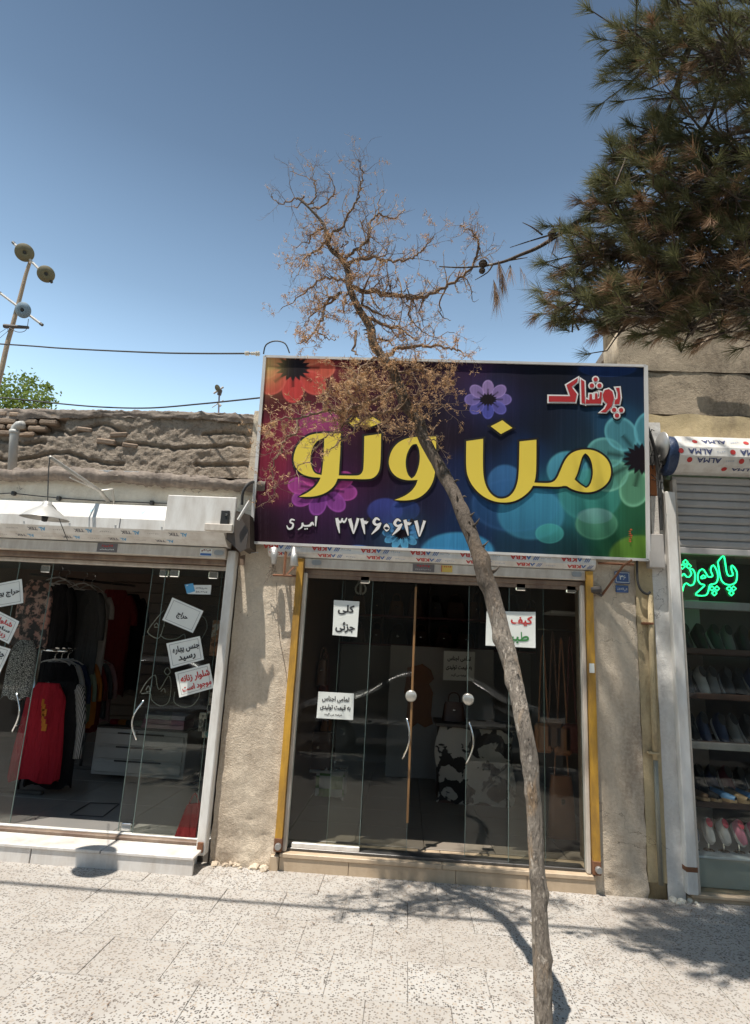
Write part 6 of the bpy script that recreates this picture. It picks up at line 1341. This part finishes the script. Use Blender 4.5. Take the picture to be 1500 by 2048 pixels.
def shoe(label, p, kind, up, sole, inside, rot, group):
    if kind not in SM: SM[kind] = shoe_meshes(*kind)
    t = thing('shoe', label, 'shoe', tuple(p), group=group); t.rotation_euler = rot
    for mb_, nm, mt in zip(SM[kind], ('upper', 'sole', 'insole'), (up, sole, inside)):
        key = (kind, nm, mt.name)
        if key not in SM: SM[key] = mb_.mesh(nm, mt, nm == 'upper')
        part(nm, SM[key], t)
    return t
scol = {'black': (.02, .02, .022), 'grey': (.16, .16, .155), 'cream': (.50, .47, .42), 'navy': (.03, .045, .10), 'maroon': (.13, .02, .03), 'brown': (.14, .075, .035), 'blue': (.11, .25, .46), 'tan': (.36, .25, .14), 'white': (.74, .71, .67), 'pink': (.66, .20, .30), 'dark green': (.03, .06, .045)}
SC = {k: pm('shoe_'+k.replace(' ', '_'), v, .5, var=.12, vs=25) for k, v in scol.items()}; SOLW = pm('rubber_white', (.60, .58, .56), .6); INR = pm('insole_red', (.45, .02, .06), .7); IND = pm('insole_dark', (.03, .03, .03), .8)
SS = thing('shoe_shelves', 'dark wooden shelves of shoes in the shoe shop window', 'shelves', (3, .6, .05))
DSH = pm('dark_shelf_wood', (.06, .032, .024), .45, var=.2)
zs = [U(1400, y, .2).z for y in (1296, 1386, 1484, 1602)]
for z in zs: MB().box(2.12, 6.9, .2, .9, z-.045, z, .004).build('shelf', DSH, SS)
MB().box(2.12, 6.9, .19, .199, zs[2]-.05, zs[2]+.004, .001).build('chrome_edge', GRY, SS)
MB().box(2.11, 6.9, .12, .9, .052, .25, .006).build('plinth', pm('pale_green_plinth', (.48, .52, .48), .35), SS)
MB().box(2.11, 6.9, .10, .92, .2505, .268, .003).build('plinth_top', pm('pale_blue_top', (.58, .66, .72), .2), SS)
MB().box(2.146, 6.9, .1, .16, U(1420, 1214, .12).z-.02, U(1420, 1203, .12).z, .003).build('head_rail', GRY, SS)
rows = [(zs[0], ['cream', 'black', 'black', 'dark green', 'grey', 'black', 'brown', 'black'], .115, .33, 'top'), (zs[1], ['grey', 'black', 'cream', 'grey', 'black', 'black', 'navy', 'grey'], .105, .33, 'second'), (zs[2], ['grey', 'black', 'navy', 'navy', 'grey', 'black', 'cream', 'navy'], .11, .33, 'third'), (zs[3], ['maroon', 'maroon', 'black', 'navy', 'maroon', 'black', 'grey', 'black'], .11, .5, 'fourth')]
rr = random.Random(6)
for z, cs, dx, Y, nm in rows:
    for i, c in enumerate(cs):
        shoe('%s shoe on the %s shelf of the shoe shop, %s from the post' % (c, nm, ORD[i]), (2.22+dx*i+rr.uniform(-.01, .01), Y+.1, z+.055), (.25, .088, .085), SC[c], SOLW if rr.random() < .6 else IND, IND, (rad(-4), rad(48+rr.uniform(-8, 6)), rad(-90+rr.uniform(-8, 8))), 'shoes standing on the dark shelves')
for i, c in enumerate(['tan', 'brown', 'black', 'blue', 'tan', 'blue', 'brown']):
    shoe('%s flat shoe at the front edge of the fourth shelf, %s from the post' % (c, ORD[i]), (2.2+.10*i, .30, zs[3]+.001), (.22, .08, .06), SC[c], SC['tan'], IND, (0, 0, rad(-70+rr.uniform(-10, 10))), 'flat shoes along the fourth shelf edge')
for i, c in enumerate(['navy', 'white', 'white', 'pink', 'pink', 'white']):
    p = Vector((2.235+.112*i, .27, .385)); lab = '%s child shoe with red insole on a chrome stand, %s from the post' % (c, ORD[i]) if c != 'navy' else 'navy child shoe on a chrome stand nearest the post'
    shoe(lab, p, (.17, .07, .065), SC[c], SOLW, INR if c != 'navy' else IND, (rad(0), rad(52), rad(-92+6*i)), 'child shoes on chrome stands')
    t = thing('shoe_stand', 'small chrome stand on the white plinth, %s from the post' % ORD[i], 'shoe stand', (p.x, .26, .268), group='chrome shoe stands')
    MB().lathe([(0, .012), (.03, .01), (.042, 0)], (p.x, .26, .2685), (0, 0, 1), 14).build('base', CHR, t, True); MB().tube([(p.x, .26, .275), (p.x, .27, .34)], .006, 6).build('stem', CHR, t)
for i, x in enumerate((2.3, 2.62)):
    MB().box(x, x+.07, .26, .263, zs[3]+.001, zs[3]+.03).build('price_card', PAPER, SS)
# ================================================================== CARS parked behind the viewer (seen in the glass)
CARW = pm('white_car_paint', (.42, .42, .42), .2, var=.03); TYRE = pm('tyre', (.02, .02, .02), .8); CGL = pm('car_glass', (.02, .025, .028), .06)
def car(label, loc, paint, flip=1):
    t = thing('parked_car', label, 'car', loc, group='cars parked along the kerb')
    side = [(-2.1, .32), (-2.12, .62), (-2.0, .84), (-1.05, .94), (-.35, 1.38), (.25, 1.45), (1.05, 1.40), (1.62, 1.02), (2.08, .96), (2.14, .6), (2.08, .3)]
    P_ = smooth2(side, True, 2, 70); m = MB(); n = len(P_); V = []
    for y, s in ((-.82, .93), (-.80, .99), (.80, .99), (.82, .93)):
        for x, z in P_: V.append((x*s*flip, y*(1 if z < .9 else 1-.24*(z-.9)/.5), .3+(z-.3)*s if s < .95 else z))
    F = [(r*n+i, r*n+(i+1) % n, (r+1)*n+(i+1) % n, (r+1)*n+i) for r in range(3) for i in range(n)]+[tuple(range(n)), tuple(range(4*n-1, 3*n-1, -1))]
    m.add(V, F).build('body', paint, t, True, local=True)
    for s in (-1, 1):
        for q in ([(-.85, .96), (-.32, 1.32), (.22, 1.37), (.22, .96)], [(.28, .96), (.28, 1.37), (.95, 1.33), (1.35, 1.0)]):
            yy_ = lambda z: s*(.825*(1-.24*max(0, z-.9)/.5)+.004); MB().add([(x*flip, yy_(z), z) for x, z in q]+[(x*flip, yy_(z)-s*.02, z) for x, z in q], [(0, 1, 2, 3), (7, 6, 5, 4)]).build('side_window', CGL, t, local=True)
        MB().box(-.55*flip-.0, -.55*flip+.12, s*.84, s*.95, .95, 1.06, .02).build('mirror', BLK, t, local=True)
    for q in ([(-.99, .97), (-.40, 1.36)], [(1.10, 1.385), (1.58, 1.06)]):
        (xa, za), (xb, zb) = q; MB().add([(xa*flip*1.01, -.62, za+.02), (xa*flip*1.01, .62, za+.02), (xb*flip*1.01, .58, zb+.02), (xb*flip*1.01, -.58, zb+.02)], [(0, 1, 2, 3)]).build('windscreen', CGL, t, local=True)
    for x in (-1.3, 1.32):
        for s in (-1, 1):
            w_ = MB().lathe([(.18, -.09), (.29, -.09), (.31, -.05), (.31, .05), (.29, .09), (.18, .09)], (x*flip, s*.76, .31), (0, 1, 0), 24).build('wheel', TYRE, t, True, local=True); MB().lathe([(0, .02*0+.06), (.10, .05), (.18, .085), (.19, .085)], (x*flip, s*.76, .31), (0, s, 0), 16).build('rim', GRY, w_, True, local=True)
    for s in (-1, 1): MB().box(-2.1*flip, -2.02*flip, s*.5, s*.75, .62, .76, .02).build('headlight', CHR, t, local=True)
    return t
car('white saloon car parked behind the viewer, reflected in the bag shop glass', (.2, -6.6, -.13), CARW)
car('silver saloon car parked further right, reflected beside the right yellow post', (5.2, -6.65, -.13), pm('silver_car_paint', (.42, .43, .44), .2, .4))
car('grey saloon car parked further left, reflected in the clothing shop glass', (-4.8, -6.62, -.13), pm('grey_car_paint', (.22, .23, .25), .2, .3))

# ================================================================== LITTER along the foot of the shops
rl = random.Random(55); lt = MB()
for k in range(420):
    x = rl.uniform(-1.5, 2.9); y = -.05-abs(rl.gauss(0, .22)) if rl.random() < .6 else rl.uniform(-2.2, -.1)
    if -.9 < x < 1.45 and y > -.05: y -= .05
    a = rl.uniform(0, 6.283); L = rl.uniform(.012, .045); d = Vector((math.cos(a), math.sin(a), rl.uniform(-.02, .08)))*L; w_ = Vector((-math.sin(a), math.cos(a), 0))*rl.uniform(.0012, .004); p = Vector((x, y, .006))
    lt.add([p-w_, p+w_, p+d+w_*.4, p+d-w_*.4], [(0, 1, 2, 3)])
tag(lt.build('litter', TWIG), 'dry needles and leaf bits littering the pavement along the shop fronts', 'litter', kind='stuff')
